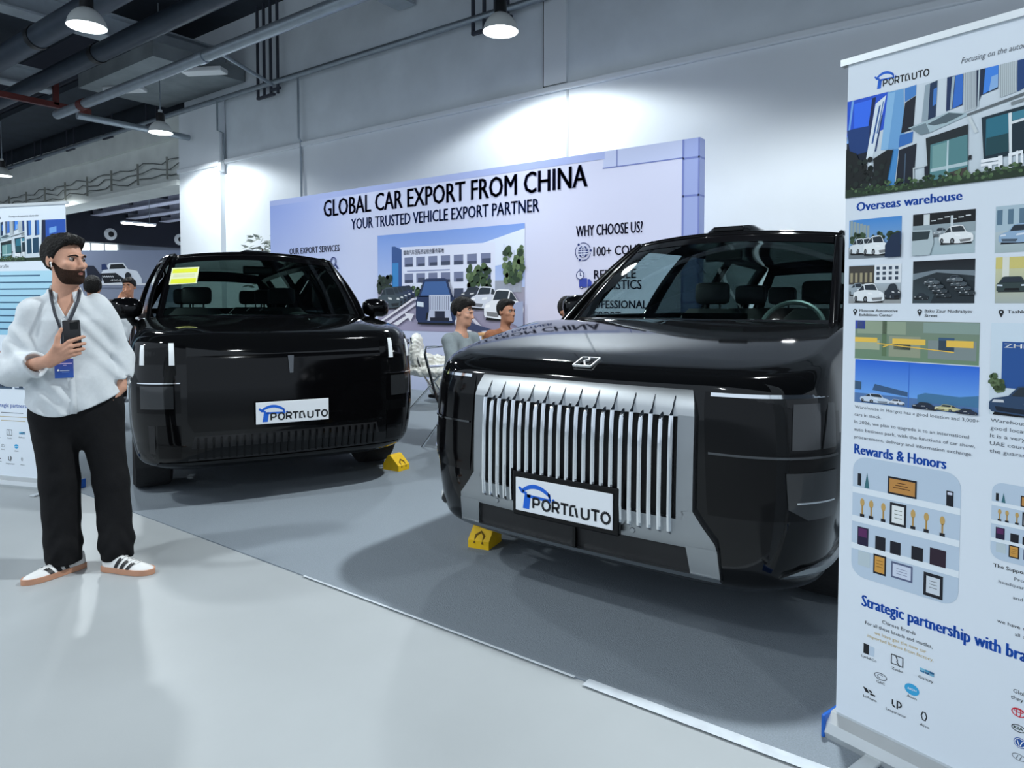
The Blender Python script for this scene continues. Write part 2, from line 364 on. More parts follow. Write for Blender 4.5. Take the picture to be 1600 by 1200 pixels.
# ---------------------------------------------------------------- pendant lamps
m_shade = mat('lamp_shade_grey', rgb(205, 208, 206), 0.5)
m_bulb = mat('lamp_diffuser', (1, 1, 1), 0.5, emis=(0.93, 0.98, 1.0), estr=9.0)
def pendant(x, y, label, z=5.0, power=1.0, group=None):
    t = thing('pendant_lamp', label, 'lamp', (x, y, z), 0, group)
    MB().lathe([(.240, 0), (.236, .02), (.215, .09), (.175, .16), (.125, .21), (.085, .235), (.08, .235), (.12, .205), (.168, .155), (.208, .087), (.23, .02), (.234, 0), (.240, 0)], n=36).build('shade', m_shade, t, True)
    MB().lathe([(0, .30), (.062, .30), (.08, .29), (.085, .235), (.08, .40), (.06, .42), (0, .42)], n=24).build('lamp_housing', m_black, t, True)
    MB().tube([(0, 0, .42), (0, 0, 7.7 - z)], .014, 8).build('rod', m_steel, t, True)
    MB().tube([(0, 0, .42), (0, 0, .48)], .04, 12).build('cable_gland', m_shade, t, True)
    d = MB().lathe([(0, .018), (.12, .016), (.228, .012)], n=36).build('diffuser', m_bulb, t, True)
    li = bpy.data.lights.new('bulb', 'SPOT'); li.energy = LAMP_POWER * power; li.color = LAMP_COLOR
    li.spot_size = math.radians(154); li.spot_blend = 0.22; li.shadow_soft_size = 0.16
    lo = bpy.data.objects.new('bulb', li); lo.location = (0, 0, -.01); link(lo, t)
    return t
pendant(-5.68, 7.42, 'grey dome pendant lamp, alight, hanging before the wall above the backdrop title', power=.6)
pendant(-14.75, 7.45, 'small grey dome pendant lamp, alight, hanging beside the bright pier', power=.7)
pendant(-23.25, 7.25, 'farthest lit pendant lamp, cut by the left edge of the photo')
pendant(-9.93, 4.08, 'large grey dome pendant lamp, alight, at the top left under the ducts')
for x, y, pw, l in ((-1.05, 4.2, 1.6, 'lit pendant lamp high above the hood of the silver-grilled SUV'), (-5.0, -0.8, .70, 'lit pendant lamp over the open floor in front of the standing man'), (-14.0, 0.3, .4, 'lit pendant lamp over the aisle behind the left banner'), (3.4, -.8, .35, 'lit pendant lamp over the aisle right of the camera'), (-9.4, -3.2, .35, 'added fill pendant lamp over the aisle far left of the camera'), (-2.0, -2.6, .30, 'added fill pendant lamp over the aisle behind the camera')):  # last two pendants are added fill for the floor near the camera
    pendant(x, y, l, power=pw)
for k, (x, y, l) in enumerate(((-26.5, 12.5, 'long lit tube lamp in the rear bay'), (-20.5, 14.0, 'added tube lamp in the rear bay hidden behind the pier'), (-30, 20, 'added tube lamp deep in the rear bay'))):  # last two tubes are added, unseen, to brighten the rear bay beams
    t = thing('tube_lamp', l, 'lamp', (x, y, 4.35)); MB().box((0, 0, .05), (.25, 1.2, .06), bev=.01).build('body', m_white, t)
    MB().box((0, 0, 0), (.2, 1.16, .05), bev=.02).build('diffuser', m_bulb, t)
    MB().tube([(0, .4, .08), (0, .4, 2.2)], .01, 6).build('rod', m_steel, t)
    li = bpy.data.lights.new('tube', 'AREA'); li.shape = 'RECTANGLE'; li.size = .2; li.size_y = 1.1; li.energy = 420; li.color = (.85, .92, 1); lo = bpy.data.objects.new('tube', li); lo.location = (0, 0, -.04); link(lo, t)
for k, (x, y, z, l) in enumerate(((-13.8, 7.9, 6.22, 'white box light fitting under the slab near the wall'), (-16.4, 7.5, 6.22, 'small white box light fitting behind the grey pipe'))):
    tag(MB().box((x, y, z), (.9, .3, .1), bev=.02, rz=.5).build('light_fitting', m_white), l, 'light fitting')
for k, (y, l) in enumerate(((12.5, 'left'), (14.9, 'middle'), (18.2, 'right'))):
    t = thing('round_speaker', '%s one of three small round white fittings on the dark fascia of the rear bay' % {'left': 'leftmost', 'middle': 'middle', 'right': 'rightmost'}[l], 'speaker', (-34.3, y, 4.65))
    MB().lathe([(.0, .05), (.16, .05), (.28, .0), (.28, -.05)], n=20, axis='x').build('rim', m_white, t, True); MB().lathe([(0, .07), (.13, .055)], n=16, axis='x').build('cone', m_black, t)
# ---------------------------------------------------------------- carpet and tape
ca = MB(); ca.box((-4.5, 5.5, .003), (15, 6.7, .006)); tag(ca.build('exhibition_carpet', m_carpet), 'grey exhibition carpet under both black cars', 'carpet')
m_tape = mat('clear_tape', rgb(205, 212, 218), 0.25, noise=0.1, nscale=14, spec=.6)
tp = MB(); tp.box((-.1, 2.14, .0072), (2.3, .05, .001)); tp.box((-2.1, 2.145, .0072), (1.6, .012, .001)); tag(tp.build('floor_tape', m_tape), 'strip of shiny clear tape along the front edge of the carpet', 'tape')
# ================================================================ the two cars
m_paint = mat('black_car_paint', (0.0030, 0.0032, 0.0036), 0.05, spec=0.34, coat=0.0, rvar=0.01, nscale=3)
m_gloss = mat('gloss_black_trim', (0.002, 0.002, 0.0024), 0.09, spec=.24, coat=0.0, rvar=0.01, nscale=5)
m_matt = mat('matt_black_trim', (0.006, 0.006, 0.007), 0.5, rvar=0.08, nscale=30)
m_chrome = mat('chrome', (0.82, 0.84, 0.86), 0.10, metal=1.0, rvar=0.03, nscale=8)
m_satin = mat('satin_silver', (0.34, 0.36, 0.375), 0.36, metal=1.0, rvar=0.04, nscale=12)
m_tyre = mat('tyre_rubber', (0.008, 0.008, 0.009), 0.75, bump=.2, bscale=40)
m_rim = mat('dark_rim', (0.06, 0.06, 0.065), 0.3, metal=.8, rvar=.05, nscale=9)
m_int = mat('cabin_trim', (0.020, 0.022, 0.024), 0.7, noise=.15, nscale=12)
m_seat = mat('seat_leather', (0.055, 0.058, 0.058), 0.5, noise=.1, nscale=14)
m_wind = glass_mat('windscreen_glass', (0.42, 0.56, 0.54), 1.1)
m_wind2 = glass_mat('dark_windscreen_glass', (0.22, 0.30, 0.28), 1.0)
m_side = glass_mat('side_glass', (0.80, 0.88, 0.86), 1.0)
m_priv = glass_mat('privacy_glass', (0.10, 0.13, 0.13), 1.0)
m_rear = glass_mat('rear_glass', (0.45, 0.52, 0.50), 1.0)
m_lens = mat('lamp_lens', (0.022, 0.024, 0.026), 0.10, spec=.7, rvar=.02, nscale=6)
m_drl = mat('white_light_bar', (0.75, 0.78, 0.80), 0.3, rvar=.03, nscale=8)
m_plate = mat('plate_white', rgb(226, 230, 234), 0.35, noise=.01, nscale=4)
m_yellow = mat('yellow_rubber', rgb(235, 190, 10), 0.55, noise=.08, nscale=14)
BLUE = rgb(28, 98, 205); INK = rgb(28, 30, 34)

def brand_plate(p, x0, z0, w, h, st=.072):
    """the blue cap-over-P mark and the word next to it, in a box w x h"""
    def X(a): return x0 + a * w
    def Z(a): return z0 + a * h
    p.lay()
    P = lambda pts, c: p.poly([(X(a), Z(b)) for a, b in pts], c, False)
    # P stem, arched roof line and visor
    P([(.085, .10), (.155, .10), (.172, .54), (.105, .54)], BLUE)
    top = [(.08 + .30 * t, .52 + .34 * math.sin(math.pi * (.12 + .80 * t)) ** .7) for t in [i / 14 for i in range(15)]]
    for i in range(14):
        a, b = top[i], top[i + 1]; P([(a[0], a[1] - .125), (b[0], b[1] - .125), b, a], BLUE)
    P([(.365, .50), (.395, .46), (.38, .66), (.355, .70)], BLUE)
    P([(.13, .45), (.39, .42), (.39, .51), (.13, .54)], BLUE)
    P([(.03, .70), (.05, .74), (.10, .62), (.13, .60), (.13, .53), (.07, .55)], BLUE)
    p.ell(X(.415), Z(.50), w * .014, h * .045, BLUE, 12)
    s = h * st; p.lay()
    x = .20; gap = .104; b, t = .16, .46
    L = lambda a, bb, c, d: p.line(X(a), Z(bb), X(c), Z(d), s, INK, False)
    def arc(cx, cz, rx, rz, a0, a1, n=8):
        for i in range(n):
            u, v = math.radians(a0 + (a1 - a0) * i / n), math.radians(a0 + (a1 - a0) * (i + 1) / n)
            L(cx + rx * math.cos(u), cz + rz * math.sin(u), cx + rx * math.cos(v), cz + rz * math.sin(v))
    m = (b + t) / 2
    def Pl(x): L(x, b, x, t); L(x, t, x + .045, t); L(x, m - .02, x + .045, m - .02); arc(x + .045, (t + m - .02) / 2, .02, (t - m + .02) / 2, -90, 90)
    Pl(x)
    x += gap; arc(x + .035, m, .04, (t - b) / 2, 0, 360, 16)
    x += gap; Pl(x); L(x + .035, m - .02, x + .065, b)
    x += gap - .02; L(x, t, x + .08, t); L(x + .04, t, x + .04, b)
    x += gap; L(x - .005, b, x - .005, t - .06); arc(x + .03, t - .06, .035, .06, 180, 60); L(x + .065, b, x + .045, t - .05); L(x + .02, b, x + .02, b + .05)
    x += gap + .005; L(x, t, x, b + .07); arc(x + .035, b + .07, .035, .07, 180, 360); L(x + .07, t, x + .07, b + .07)
    x += gap - .01; L(x, t, x + .08, t); L(x + .04, t, x + .04, b)
    x += gap; arc(x + .035, m, .04, (t - b) / 2, 0, 360, 16)

def make_car(name, label, loc, rz, P):
    root = thing(name, label, 'car', loc, rz)
    W, L, rf, rr, bow = P['W'], P['L'], P['rf'], P['rr'], P['bow']
    T0, T1, HL = P['T0'], P['T1'], P['HL']
    rows = P['rows']                                   # (z, df, ds) up the sides, last at T0
    def T(y):
        t = max(0, min(1, y / HL)); return T0 + (T1 - T0) * (.15 * t * t * (3 - 2 * t) + .85 * t)
    NF, NC, NS, NR = 16, 18, 110, 10
    def half(df, ds):
        w = W - ds; r = min(rf, w * .92); dr = ds
        pts = []
        for i in range(NF): pts.append(((w - r) * i / NF, df))
        for i in range(NC):
            a = math.pi / 2 * i / NC; e = P.get('sup', .86)
            pts.append((w - r + r * math.sin(a) ** e, df + r - r * max(0, math.cos(a)) ** e))
        y0 = df + r; y1 = L - dr - min(rr, w * .9)
        for i in range(NS): pts.append((w, y0 + (y1 - y0) * i / NS))
        r2 = min(rr, w * .9)
        for i in range(NR):
            a = math.pi / 2 * i / NR; pts.append((w - r2 + r2 * math.cos(a), y1 + r2 * math.sin(a)))
        for i in range(NR + 1): pts.append(((w - r2) * (1 - i / NR), L - dr))
        out = []
        for x, y in pts:
            k = max(0, 1 - y / (L * .5)); out.append((x * (1 - .05 * max(0, (y - L * .55) / (L * .45)) ** 2), y + bow * (x / W) ** 2 * k))
        return out
    def insets(z):
        for a, b in zip(rows, rows[1:]):
            if z <= b[0]:
                t = max(0, (z - a[0]) / (b[0] - a[0])); return a[1] + (b[1] - a[1]) * t, a[2] + (b[2] - a[2]) * t
        return rows[-1][1], rows[-1][2]
    zsp = P.get('zsplit', .6)
    # refine the rows with a smooth curve
    rr_ = []
    for i in range(len(rows) - 1):
        p0 = rows[max(0, i - 1)]; p1 = rows[i]; p2 = rows[i + 1]; p3 = rows[min(len(rows) - 1, i + 2)]
        for k in range(4):
            t = k / 4
            rr_.append(tuple(.5 * ((2 * p1[c]) + (p2[c] - p0[c]) * t + (2 * p0[c] - 5 * p1[c] + 4 * p2[c] - p3[c]) * t * t + (3 * p1[c] - p0[c] - 3 * p2[c] + p3[c]) * t ** 3) for c in range(3)))
    rr_.append(rows[-1])
    verts = []; faces = []; ring_n = None
    allr = [(z, df, ds, 0) for z, df, ds in rr_]
    dl, sl = rows[-1][1], rows[-1][2]
    for e in (.02, .05, .09, .14, .20, .28, .36, .46, .56, .66, .76, .84):
        if sl + e < W - .03: allr.append((None, dl + e, sl + e, e))
    for z, df, ds, e in allr:
        h = half(df, ds); full = h + [(-x, y) for x, y in reversed(h[1:-1])]
        ring_n = len(full)
        for x, y in full:
            if z is None:
                zz = T(y) + P['crown'] * (1 - math.exp(-e / .22))
                if P.get('ridge'): zz += P['ridge'] * math.exp(-((abs(x) - .62) / .10) ** 2) * min(1, e / .12) * min(1, max(0, (1.4 - y)) / .5)
            else:
                zz = z if z < zsp else zsp + (z - zsp) * (T(y) - zsp) / (T0 - zsp)
            verts.append([x, y, zz])
    nr = len(allr); nb = len(rr_)
    for j in range(nr - 1):
        for i in range(ring_n):
            faces.append((j * ring_n + i, j * ring_n + (i + 1) % ring_n, (j + 1) * ring_n + (i + 1) % ring_n, (j + 1) * ring_n + i))
    # last strip closing the middle of the hood / deck
    k0 = (nr - 1) * ring_n; hn = len(half(.1, .1))
    for i in range(1, hn - 1):
        a, b = k0 + i, k0 + i + 1; c, d = k0 + (ring_n - i - 1) % ring_n, k0 + (ring_n - i) % ring_n
        if i == hn - 2: faces.append((a, b, d))
        else: faces.append((a, b, c, d))
    faces.append((k0, k0 + 1, k0 + ring_n - 1))
    V = np.array(verts); keep = []
    wr, wy, wz, ar = P['wr'], P['wy'], P['wr'], P['arch']
    for f in faces:
        c = V[list(f)].mean(0)
        top = f[0] >= (nb + 1) * ring_n
        if top and P['cab'][0] < c[1] < P['cab'][1] and abs(c[0]) < P['cab'][2]: continue
        drop = False
        for yc in wy:
            if abs(c[0]) > W - .5 and all(math.hypot(V[q][1] - yc, V[q][2] - wz) < ar for q in f) : drop = True
        if not drop: keep.append(f)
    used = set(q for f in keep for q in f)
    for q in used:
        if abs(V[q][0]) > W - .5 and q < nb * ring_n:
            for yc in wy:
                d = math.hypot(V[q][1] - yc, V[q][2] - wz)
                if 0.01 < d < ar:
                    V[q][1] = yc + (V[q][1] - yc) * ar / d; V[q][2] = wz + (V[q][2] - wz) * ar / d
    body = meshobj('body', V, keep, m_paint, root, True)
    bm = bmesh.new(); bm.from_mesh(body.data); bmesh.ops.delete(bm, geom=[v for v in bm.verts if not v.link_faces], context='VERTS')
    bmesh.ops.recalc_face_normals(bm, faces=bm.faces); bm.to_mesh(body.data); bm.free()
    body.data.polygons.foreach_set('use_smooth', [True] * len(body.data.polygons)); body.data.set_sharp_from_angle(angle=math.radians(48))
    # underbody and arch liners
    ub = MB(); ub.box((0, L / 2, .42), (2 * W - .85, L - .9, .30)); ub.box((0, .34, .43), (2 * W - .75, .3, .28)); ub.box((0, L / 2, .60), (2 * W - .3, L - 2.9, .14))
    ub.build('underbody', m_matt, root)
    for sx in (-1, 1):
        for yc in wy:
            v = []; n = 20
            for i in range(n + 1):
                a = math.pi * (-.12 + 1.24 * i / n)
                for xx in (W - .03, W - .42): v.append((sx * xx, yc + (ar + .002) * math.cos(a), wz + (ar + .002) * math.sin(a)))
            k = len(v); v += [(sx * (W - .42), yc, wz)]
            f = [(2 * i, 2 * i + 1, 2 * i + 3, 2 * i + 2) for i in range(n)] + [(2 * i + 1, k, 2 * i + 3) for i in range(n)]
            meshobj('arch_liner', v, f, m_matt, root)
            wh = thing_part('wheel', root, (sx * (W - .145), yc, wz))
            MB().lathe([(wr - .12, -.12), (wr - .03, -.13), (wr - .005, -.11), (wr, -.06), (wr, .06), (wr - .005, .11), (wr - .03, .13), (wr - .12, .12)], n=44, axis='x').build('tyre', m_tyre, wh, True)
            rm = MB(); rm.lathe([(wr - .115, -.115), (wr - .125, -.02), (wr - .125, .02), (wr - .115, .115)], n=44, axis='x')
            for q in range(10):
                a = 2 * math.pi * q / 10; b = a + .16; r0, r1 = .05, wr - .12
                rm.add([(sx * .09, r0 * math.cos(a), r0 * math.sin(a)), (sx * .10, r1 * math.cos(a - .05), r1 * math.sin(a - .05)), (sx * .10, r1 * math.cos(b), r1 * math.sin(b)), (sx * .09, r0 * math.cos(b + .3), r0 * math.sin(b + .3)), (sx * .03, r0 * math.cos(a), r0 * math.sin(a)), (sx * .03, r1 * math.cos(a), r1 * math.sin(a)), (sx * .03, r1 * math.cos(b), r1 * math.sin(b)), (sx * .03, r0 * math.cos(b), r0 * math.sin(b))], [(0, 1, 2, 3), (4, 7, 6, 5), (0, 4, 5, 1), (2, 6, 7, 3), (1, 5, 6, 2)])
            rm.lathe([(0, sx * .105), (.065, sx * .10), (.075, sx * .04)], n=20, axis='x'); rm.build('rim', m_rim, wh, True)
    # ------------- greenhouse
    (xb, yb, zb), (xt, yt, zt) = P['Ab'], P['At']
    bl0, bl1 = P['bulge']; ye = P['ye']
    lp = lambda a, b, t: a + (b - a) * t
    def ws(u, v, off=0.0):
        x = u * lp(xb, xt, v); k = 1 - u * u
        return (x, lp(yb, yt, v) - lp(bl0, bl1, v) * k - off * .6, lp(zb, zt, v) + P['topcrown'] * v * k + .025 * math.sin(math.pi * v) + off * .8)
    def hwid(s): return xt + .03 * math.sin(math.pi * min(1, s * 1.1)) - .06 * s ** 3
    def zed(s): return zt + .035 * math.sin(math.pi * min(1, s * .9)) - .07 * s ** 3
    def roof(u, s, off=0.0):
        k = 1 - u * u; e = 1 - abs(u) ** 6
        y = lp(yt - bl1 * k, ye + .03 * k, s)
        return (u * hwid(s), y, zed(s) + (P['topcrown'] + .035 * math.sin(math.pi * min(1, s * 1.2))) * k + off)
    m = .045 / 1.0
    grid_obj('windscreen', lambda a, b: ws(-.955 + 1.91 * a, .03 + .93 * b), 28, 14, P['glass'], root)
    fr = MB()
    def strip(fn, n=26):
        v = [fn(i / n, j) for i in range(n + 1) for j in (0, 1)]; fr.add(v, [(2 * i, 2 * i + 1, 2 * i + 3, 2 * i + 2) for i in range(n)])
    strip(lambda t, j: ws(-1 + 2 * t, -.03 + .07 * j, .004)); strip(lambda t, j: ws(-1 + 2 * t, .95 + .06 * j, .004))
    for sg in (-1, 1): strip(lambda t, j: ws(sg * (.95 + .06 * j), -.03 + 1.04 * t, .004))
    fo = fr.build('windscreen_surround', m_gloss, root, True); md = fo.modifiers.new('s', 'SOLIDIFY'); md.thickness = .012
    # black sun band at the top of the glass
    grid_obj('glass_top_band', lambda a, b: ws(-.94 + 1.88 * a, .86 + .10 * b, .003), 26, 3, m_gloss, root)
    grid_obj('roof', lambda a, b: roof(-1 + 2 * a, b), 24, 28, m_paint, root, .02)
    def side(sg, s, t, off=0.0):
        by = lp(yb - .04, L - .16, s); bx = lp(xb + .04, W - sl + .005, min(1, s * 5)) - .05 * max(0, s - .8) * 2; bz = T(by) - .01
        tx, ty, tz = hwid(s), lp(yt, ye, s), zed(s)
        bulge = .035 * math.sin(math.pi * min(1, t))
        return (sg * (lp(bx, tx, t) + bulge + off), lp(by, ty, t), lp(bz, tz, t))
    us = P['panes']; ts = [0, .07, .91, 1.0]
    for sg in (-1, 1):
        sp = MB()
        for i in range(len(us) - 1):
            for j in range(3):
                a0, a1, b0, b1 = us[i], us[i + 1], ts[j], ts[j + 1]; n1, n2 = (8, 8)
                g = [side(sg, lp(a0, a1, p / n1), lp(b0, b1, q / n2)) for q in range(n2 + 1) for p in range(n1 + 1)]
                fc = [(q * (n1 + 1) + p, q * (n1 + 1) + p + 1, (q + 1) * (n1 + 1) + p + 1, (q + 1) * (n1 + 1) + p) for q in range(n2) for p in range(n1)]
                if j == 1 and i % 2 == 1: meshobj('side_window', g, fc, m_side if i == 1 else m_priv, root, True)
                else: sp.add(g, fc)
        so = sp.build('pillars', m_gloss, root, True); md = so.modifiers.new('s', 'SOLIDIFY'); md.thickness = .03; md.offset = -1 if sg > 0 else 1
        # roof rail
        MB().tube([(lambda q: (q[0] * 1.0 - sg * .03, q[1], q[2] + .015 + .03 * math.sin(math.pi * s_)))(roof(sg * 1.0, s_)) for s_ in [.04 + .9 * i / 20 for i in range(21)]], .016, 8).build('roof_rail', m_gloss, root, True)
        # mirror
        mx, my, mz = P['mirror']; mi = MB()
        prof = [(-.115, .0), (-.11, .055), (-.07, .085), (0, .095), (.08, .085), (.12, .05), (.125, 0), (.11, -.055), (.06, -.075), (-.05, -.07), (-.10, -.045)]
        rings = []
        for k_, (dy, sc) in enumerate(((-.075, .45), (-.06, .75), (-.02, .98), (.03, 1.0), (.06, .96))): rings.append([(sg * (mx + a * sc), my + dy, mz + b * sc) for a, b in prof])
        mi.loft(rings); mo = mi.build('wing_mirror', m_gloss, root, True, 50)
        MB().tube([(sg * (mx - .03), my, mz - .06), (sg * (mx - .05), my, mz - .105), (sg * (mx - .22), my + .02, mz - .13)], [.035, .03, .03], 10).build('mirror_arm', m_gloss, mo, True)
        MB().prism([(sg * (mx + a * .86), mz + b * .86) for a, b in prof], my + .06, my + .064).build('mirror_glass', m_chrome, mo)
    # tail
    def tail(u, v): return (u * lp(W - .12, hwid(1), v), lp(L - .05, ye, v) + .05 * (1 - u * u) * 1, lp(T(L) - .01, zed(1) + P['topcrown'] * (1 - u * u), v))
    grid_obj('rear_window', lambda a, b: tail(-.86 + 1.72 * a, .14 + .7 * b), 12, 8, P.get('rear', m_priv), root)
    tb = MB()
    for (u0, u1, v0, v1) in ((-1, 1, 0, .14), (-1, 1, .84, 1), (-1, -.86, .14, .84), (.86, 1, .14, .84)):
        g = [tail(lp(u0, u1, p / 10), lp(v0, v1, q / 4)) for q in range(5) for p in range(11)]; tb.add(g, [(q * 11 + p, q * 11 + p + 1, (q + 1) * 11 + p + 1, (q + 1) * 11 + p) for q in range(4) for p in range(10)])
    tb.build('tailgate_frame', m_gloss, root, True)
    # cabin
    ci = MB(); ci.box((0, (yb + L) / 2, .62), (2 * W - .3, L - yb - .6, .06)); 
    for sg in (-1, 1): ci.box((sg * (W - .12), (yb + L) / 2 + .1, .92), (.10, L - yb - .6, .60))
    ci.build('cabin_lining', m_int, root)
    db = MB(); n = 12
    prof = [(yb - .12, zb - .05), (yb + .20, zb - .045), (yb + .34, zb - .06), (yb + .42, zb - .12), (yb + .43, zb - .4), (yb - .12, zb - .5)]
    db.loft([[(x, y - .14 * (1 - (x / .8) ** 2) * (1 if k in (0,) else .25), z) for k, (y, z) in enumerate(prof)] for x in [-.76 + 1.52 * i / n for i in range(n + 1)]])
    do = db.build('dashboard', m_int, root, True, 40)
    MB().box((.0, yb + .40, zb - .03), (.42, .02, .17), bev=.008).build('centre_screen', m_gloss, do)
    st = MB(); pts = []
    sx_, sy_, sz_ = P['steer']
    for i in range(28):
        a = 2 * math.pi * i / 28; pts.append((sx_ + .185 * math.cos(a), sy_ + .185 * math.sin(a) * .35, sz_ + .185 * math.sin(a) * .93))
    st.tube(pts, .016, 8, closed=True); st.box((sx_, sy_ + .01, sz_ - .02), (.14, .05, .10), bev=.02); st.box((sx_, sy_, sz_), (.34, .025, .03)); st.tube([(sx_, sy_, sz_ - .02), (sx_, sy_ - .3, sz_ - .16)], .04)
    st.build('steering_wheel', mat('steering_leather', (0.16, 0.18, 0.18), .4, noise=.05, nscale=20), root, True)
    for (xx, yy) in ((-.40, yb + 1.35), (.40, yb + 1.35), (-.42, yb + 2.35), (.42, yb + 2.35), (-.36, yb + 3.15), (.36, yb + 3.15)):
        if yy > L - .45: continue
        se = thing_part('seat', root, (xx, yy, .62)); q = MB(); q.box((0, -.25, .18), (.52, .52, .2), bev=.06); q.build('cushion', m_seat, se, True)
        q = MB(); q.loft([[(a * wd + 0, b * .06 + yo, z) for a, b in ((-1, -.6), (-.8, -1), (.8, -1), (1, -.6), (1, 1), (-1, 1))] for z, wd, yo in ((.12, .22, .0), (.3, .26, .02), (.5, .265, .06), (.65, .25, .09), (.72, .18, .10))]); q.build('backrest', m_seat, se, True)
        q = MB(); q.box((0, .10, .84), (.27, .10, .17), bev=.04); q.tube([(-.06, .1, .70), (-.06, .1, .78)], .008); q.tube([(.06, .1, .70), (.06, .1, .78)], .008); q.build('headrest', m_seat, se, True)
    rv = ws(0, .80); MB().box((0, rv[1] + .12, rv[2] - .05), (.24, .03, .07), bev=.012).build('rear_view_mirror', m_matt, root)
    # ------------- front surface helper
    def fas(l, z, off=0.0):
        df, ds = insets(z); h = half(df, ds)[:NF + NC + 40]; sg = 1 if l >= 0 else -1; l = abs(l); acc = 0
        for a, b in zip(h, h[1:]):
            d = math.hypot(b[0] - a[0], b[1] - a[1])
            if acc + d >= l or b is h[-1]:
                t = (l - acc) / d; nx, ny = (b[1] - a[1]) / d, -(b[0] - a[0]) / d
                return (sg * (a[0] + (b[0] - a[0]) * t + nx * off), a[1] + (b[1] - a[1]) * t + ny * off, z)
            acc += d
    def rowpatch(nm, rowsl, mt, n=20, base=-.012, smooth=False, parent=None):
        """rows (z, l0, l1, off): raised panel that follows the front surface"""
        full = [rowsl[0]]
        for a, b in zip(rowsl, rowsl[1:]):
            k_ = max(1, int(abs(b[0] - a[0]) / .022))
            full += [tuple(a[c] + (b[c] - a[c]) * q / k_ for c in range(4)) for q in range(1, k_ + 1)]
        rowsl = full
        v = []; f = []; R = len(rowsl)
        for z, l0, l1, off in rowsl:
            for i in range(n + 1): v.append(fas(l0 + (l1 - l0) * i / n, z, off))
        k = len(v)
        for z, l0, l1, off in rowsl:
            for i in range(n + 1): v.append(fas(l0 + (l1 - l0) * i / n, z, base))
        N = n + 1
        for j in range(R - 1):
            for i in range(n):
                f.append((j * N + i, j * N + i + 1, (j + 1) * N + i + 1, (j + 1) * N + i)); f.append((k + j * N + i, k + (j + 1) * N + i, k + (j + 1) * N + i + 1, k + j * N + i + 1))
            f.append((j * N, (j + 1) * N, k + (j + 1) * N, k + j * N)); f.append((j * N + n, k + j * N + n, k + (j + 1) * N + n, (j + 1) * N + n))
        for i in range(n):
            f.append((i, k + i, k + i + 1, i + 1)); q = (R - 1) * N; f.append((q + i, q + i + 1, k + q + i + 1, k + q + i))
        b = MB(); b.add(v, f); return b.build(nm, mt, parent or root, True, 30)
    def plate(cx, cz, w_, h_, y, holder=True):
        ho = MB().box((cx, y + .012, cz), (w_ + (.045 if holder else .01), .03, h_ + (.05 if holder else .01)), bev=.006).build('plate_holder', m_gloss, root)
        pl = MB().box((cx, y - .008, cz), (w_, .008, h_), bev=.003).build('licence_plate', m_plate, ho)
        pr = Print(.0003); brand_plate(pr, cx - w_ / 2, cz - h_ / 2, w_, h_); pr.build('plate_lettering', (0, y - .012, 0), (1, 0, 0), (0, -1, 0), ho, off=.0006)
    return root, fas, rowpatch, plate, ws, roof, body
def thing_part(name, parent, loc):
    o = bpy.data.objects.new(name, None); o.empty_display_size = .1; o.location = loc; return link(o, parent)

# ---------------------------------------------------------------- SUV with the tall silver grille (right)
PR = dict(W=1.0, L=5.24, rf=.34, rr=.25, bow=.06, T0=1.095, T1=1.27, HL=1.02, crown=.02, ridge=.0,
          rows=[(.235, .12, .14), (.26, .07, .09), (.31, .02, .045), (.45, .0, .02), (.62, .0, .0), (.80, .004, .0), (.95, .012, .012), (1.03, .026, .03), (1.07, .05, .055), (1.085, .085, .085), (1.095, .12, .11)],
          wr=.395, wy=(.98, 4.15), arch=.455, cab=(1.52, 4.9, .74), Ab=(.80, 1.29, 1.265), At=(.665, 2.03, 1.80), bulge=(.20, .14), topcrown=.035, ye=4.92,
          panes=[0, .09, .34, .385, .66, .70, .93, 1.0], mirror=(1.02, 1.74, 1.350), glass=m_wind, steer=(.44, 1.80, 1.215))
car, fas, rowp, plate, ws, roof, body = make_car('suv', 'black SUV with a tall silver grille of upright bars, behind the right banner', (-1.565, 2.56, .006), 0, PR)
# grille
rowp('grille_opening', [(.50, -.49, .49, .002), (.95, -.49, .49, .002)], m_matt, 12)
gf = rowp('grille_frame', [(.935, -.548, .548, .030), (.985, -.542, .542, .022), (1.03, -.53, .53, .006), (1.056, -.518, .518, -.002)], m_satin, 24)
for sg in (-1, 1): rowp('grille_frame', [(.52, sg * .482, sg * .548, .030), (.94, sg * .482, sg * .548, .030)], m_satin, 3)
rowp('grille_frame', [(.425, -.638, .638, .028), (.455, -.632, .632, .030), (.565, -.548, .548, .030), (.575, -.548, .548, .028)] and [(.422, -.642, .642, .026), (.455, -.636, .636, .030), (.53, -.575, .575, .030)], m_satin, 24)
for sg in (-1, 1):
    rowp('grille_frame', [(.312, sg * .535, sg * .65, .026), (.43, sg * .52, sg * .642, .028)], m_satin, 4)
    rowp('grille_frame', [(.528, sg * .482, sg * .578, .030), (.57, sg * .482, sg * .548, .030)], m_satin, 4)
rowp('lower_lip', [(.296, -.65, .65, .030), (.318, -.645, .645, .034)], m_satin, 24)
rowp('lower_intake', [(.316, -.536, .536, .012), (.424, -.522, .522, .012)], m_matt, 20)
MB().box((0.02, -.012, .37), (.014, .02, .10)).build('intake_divider', m_gloss, root if False else car)
nb = 23
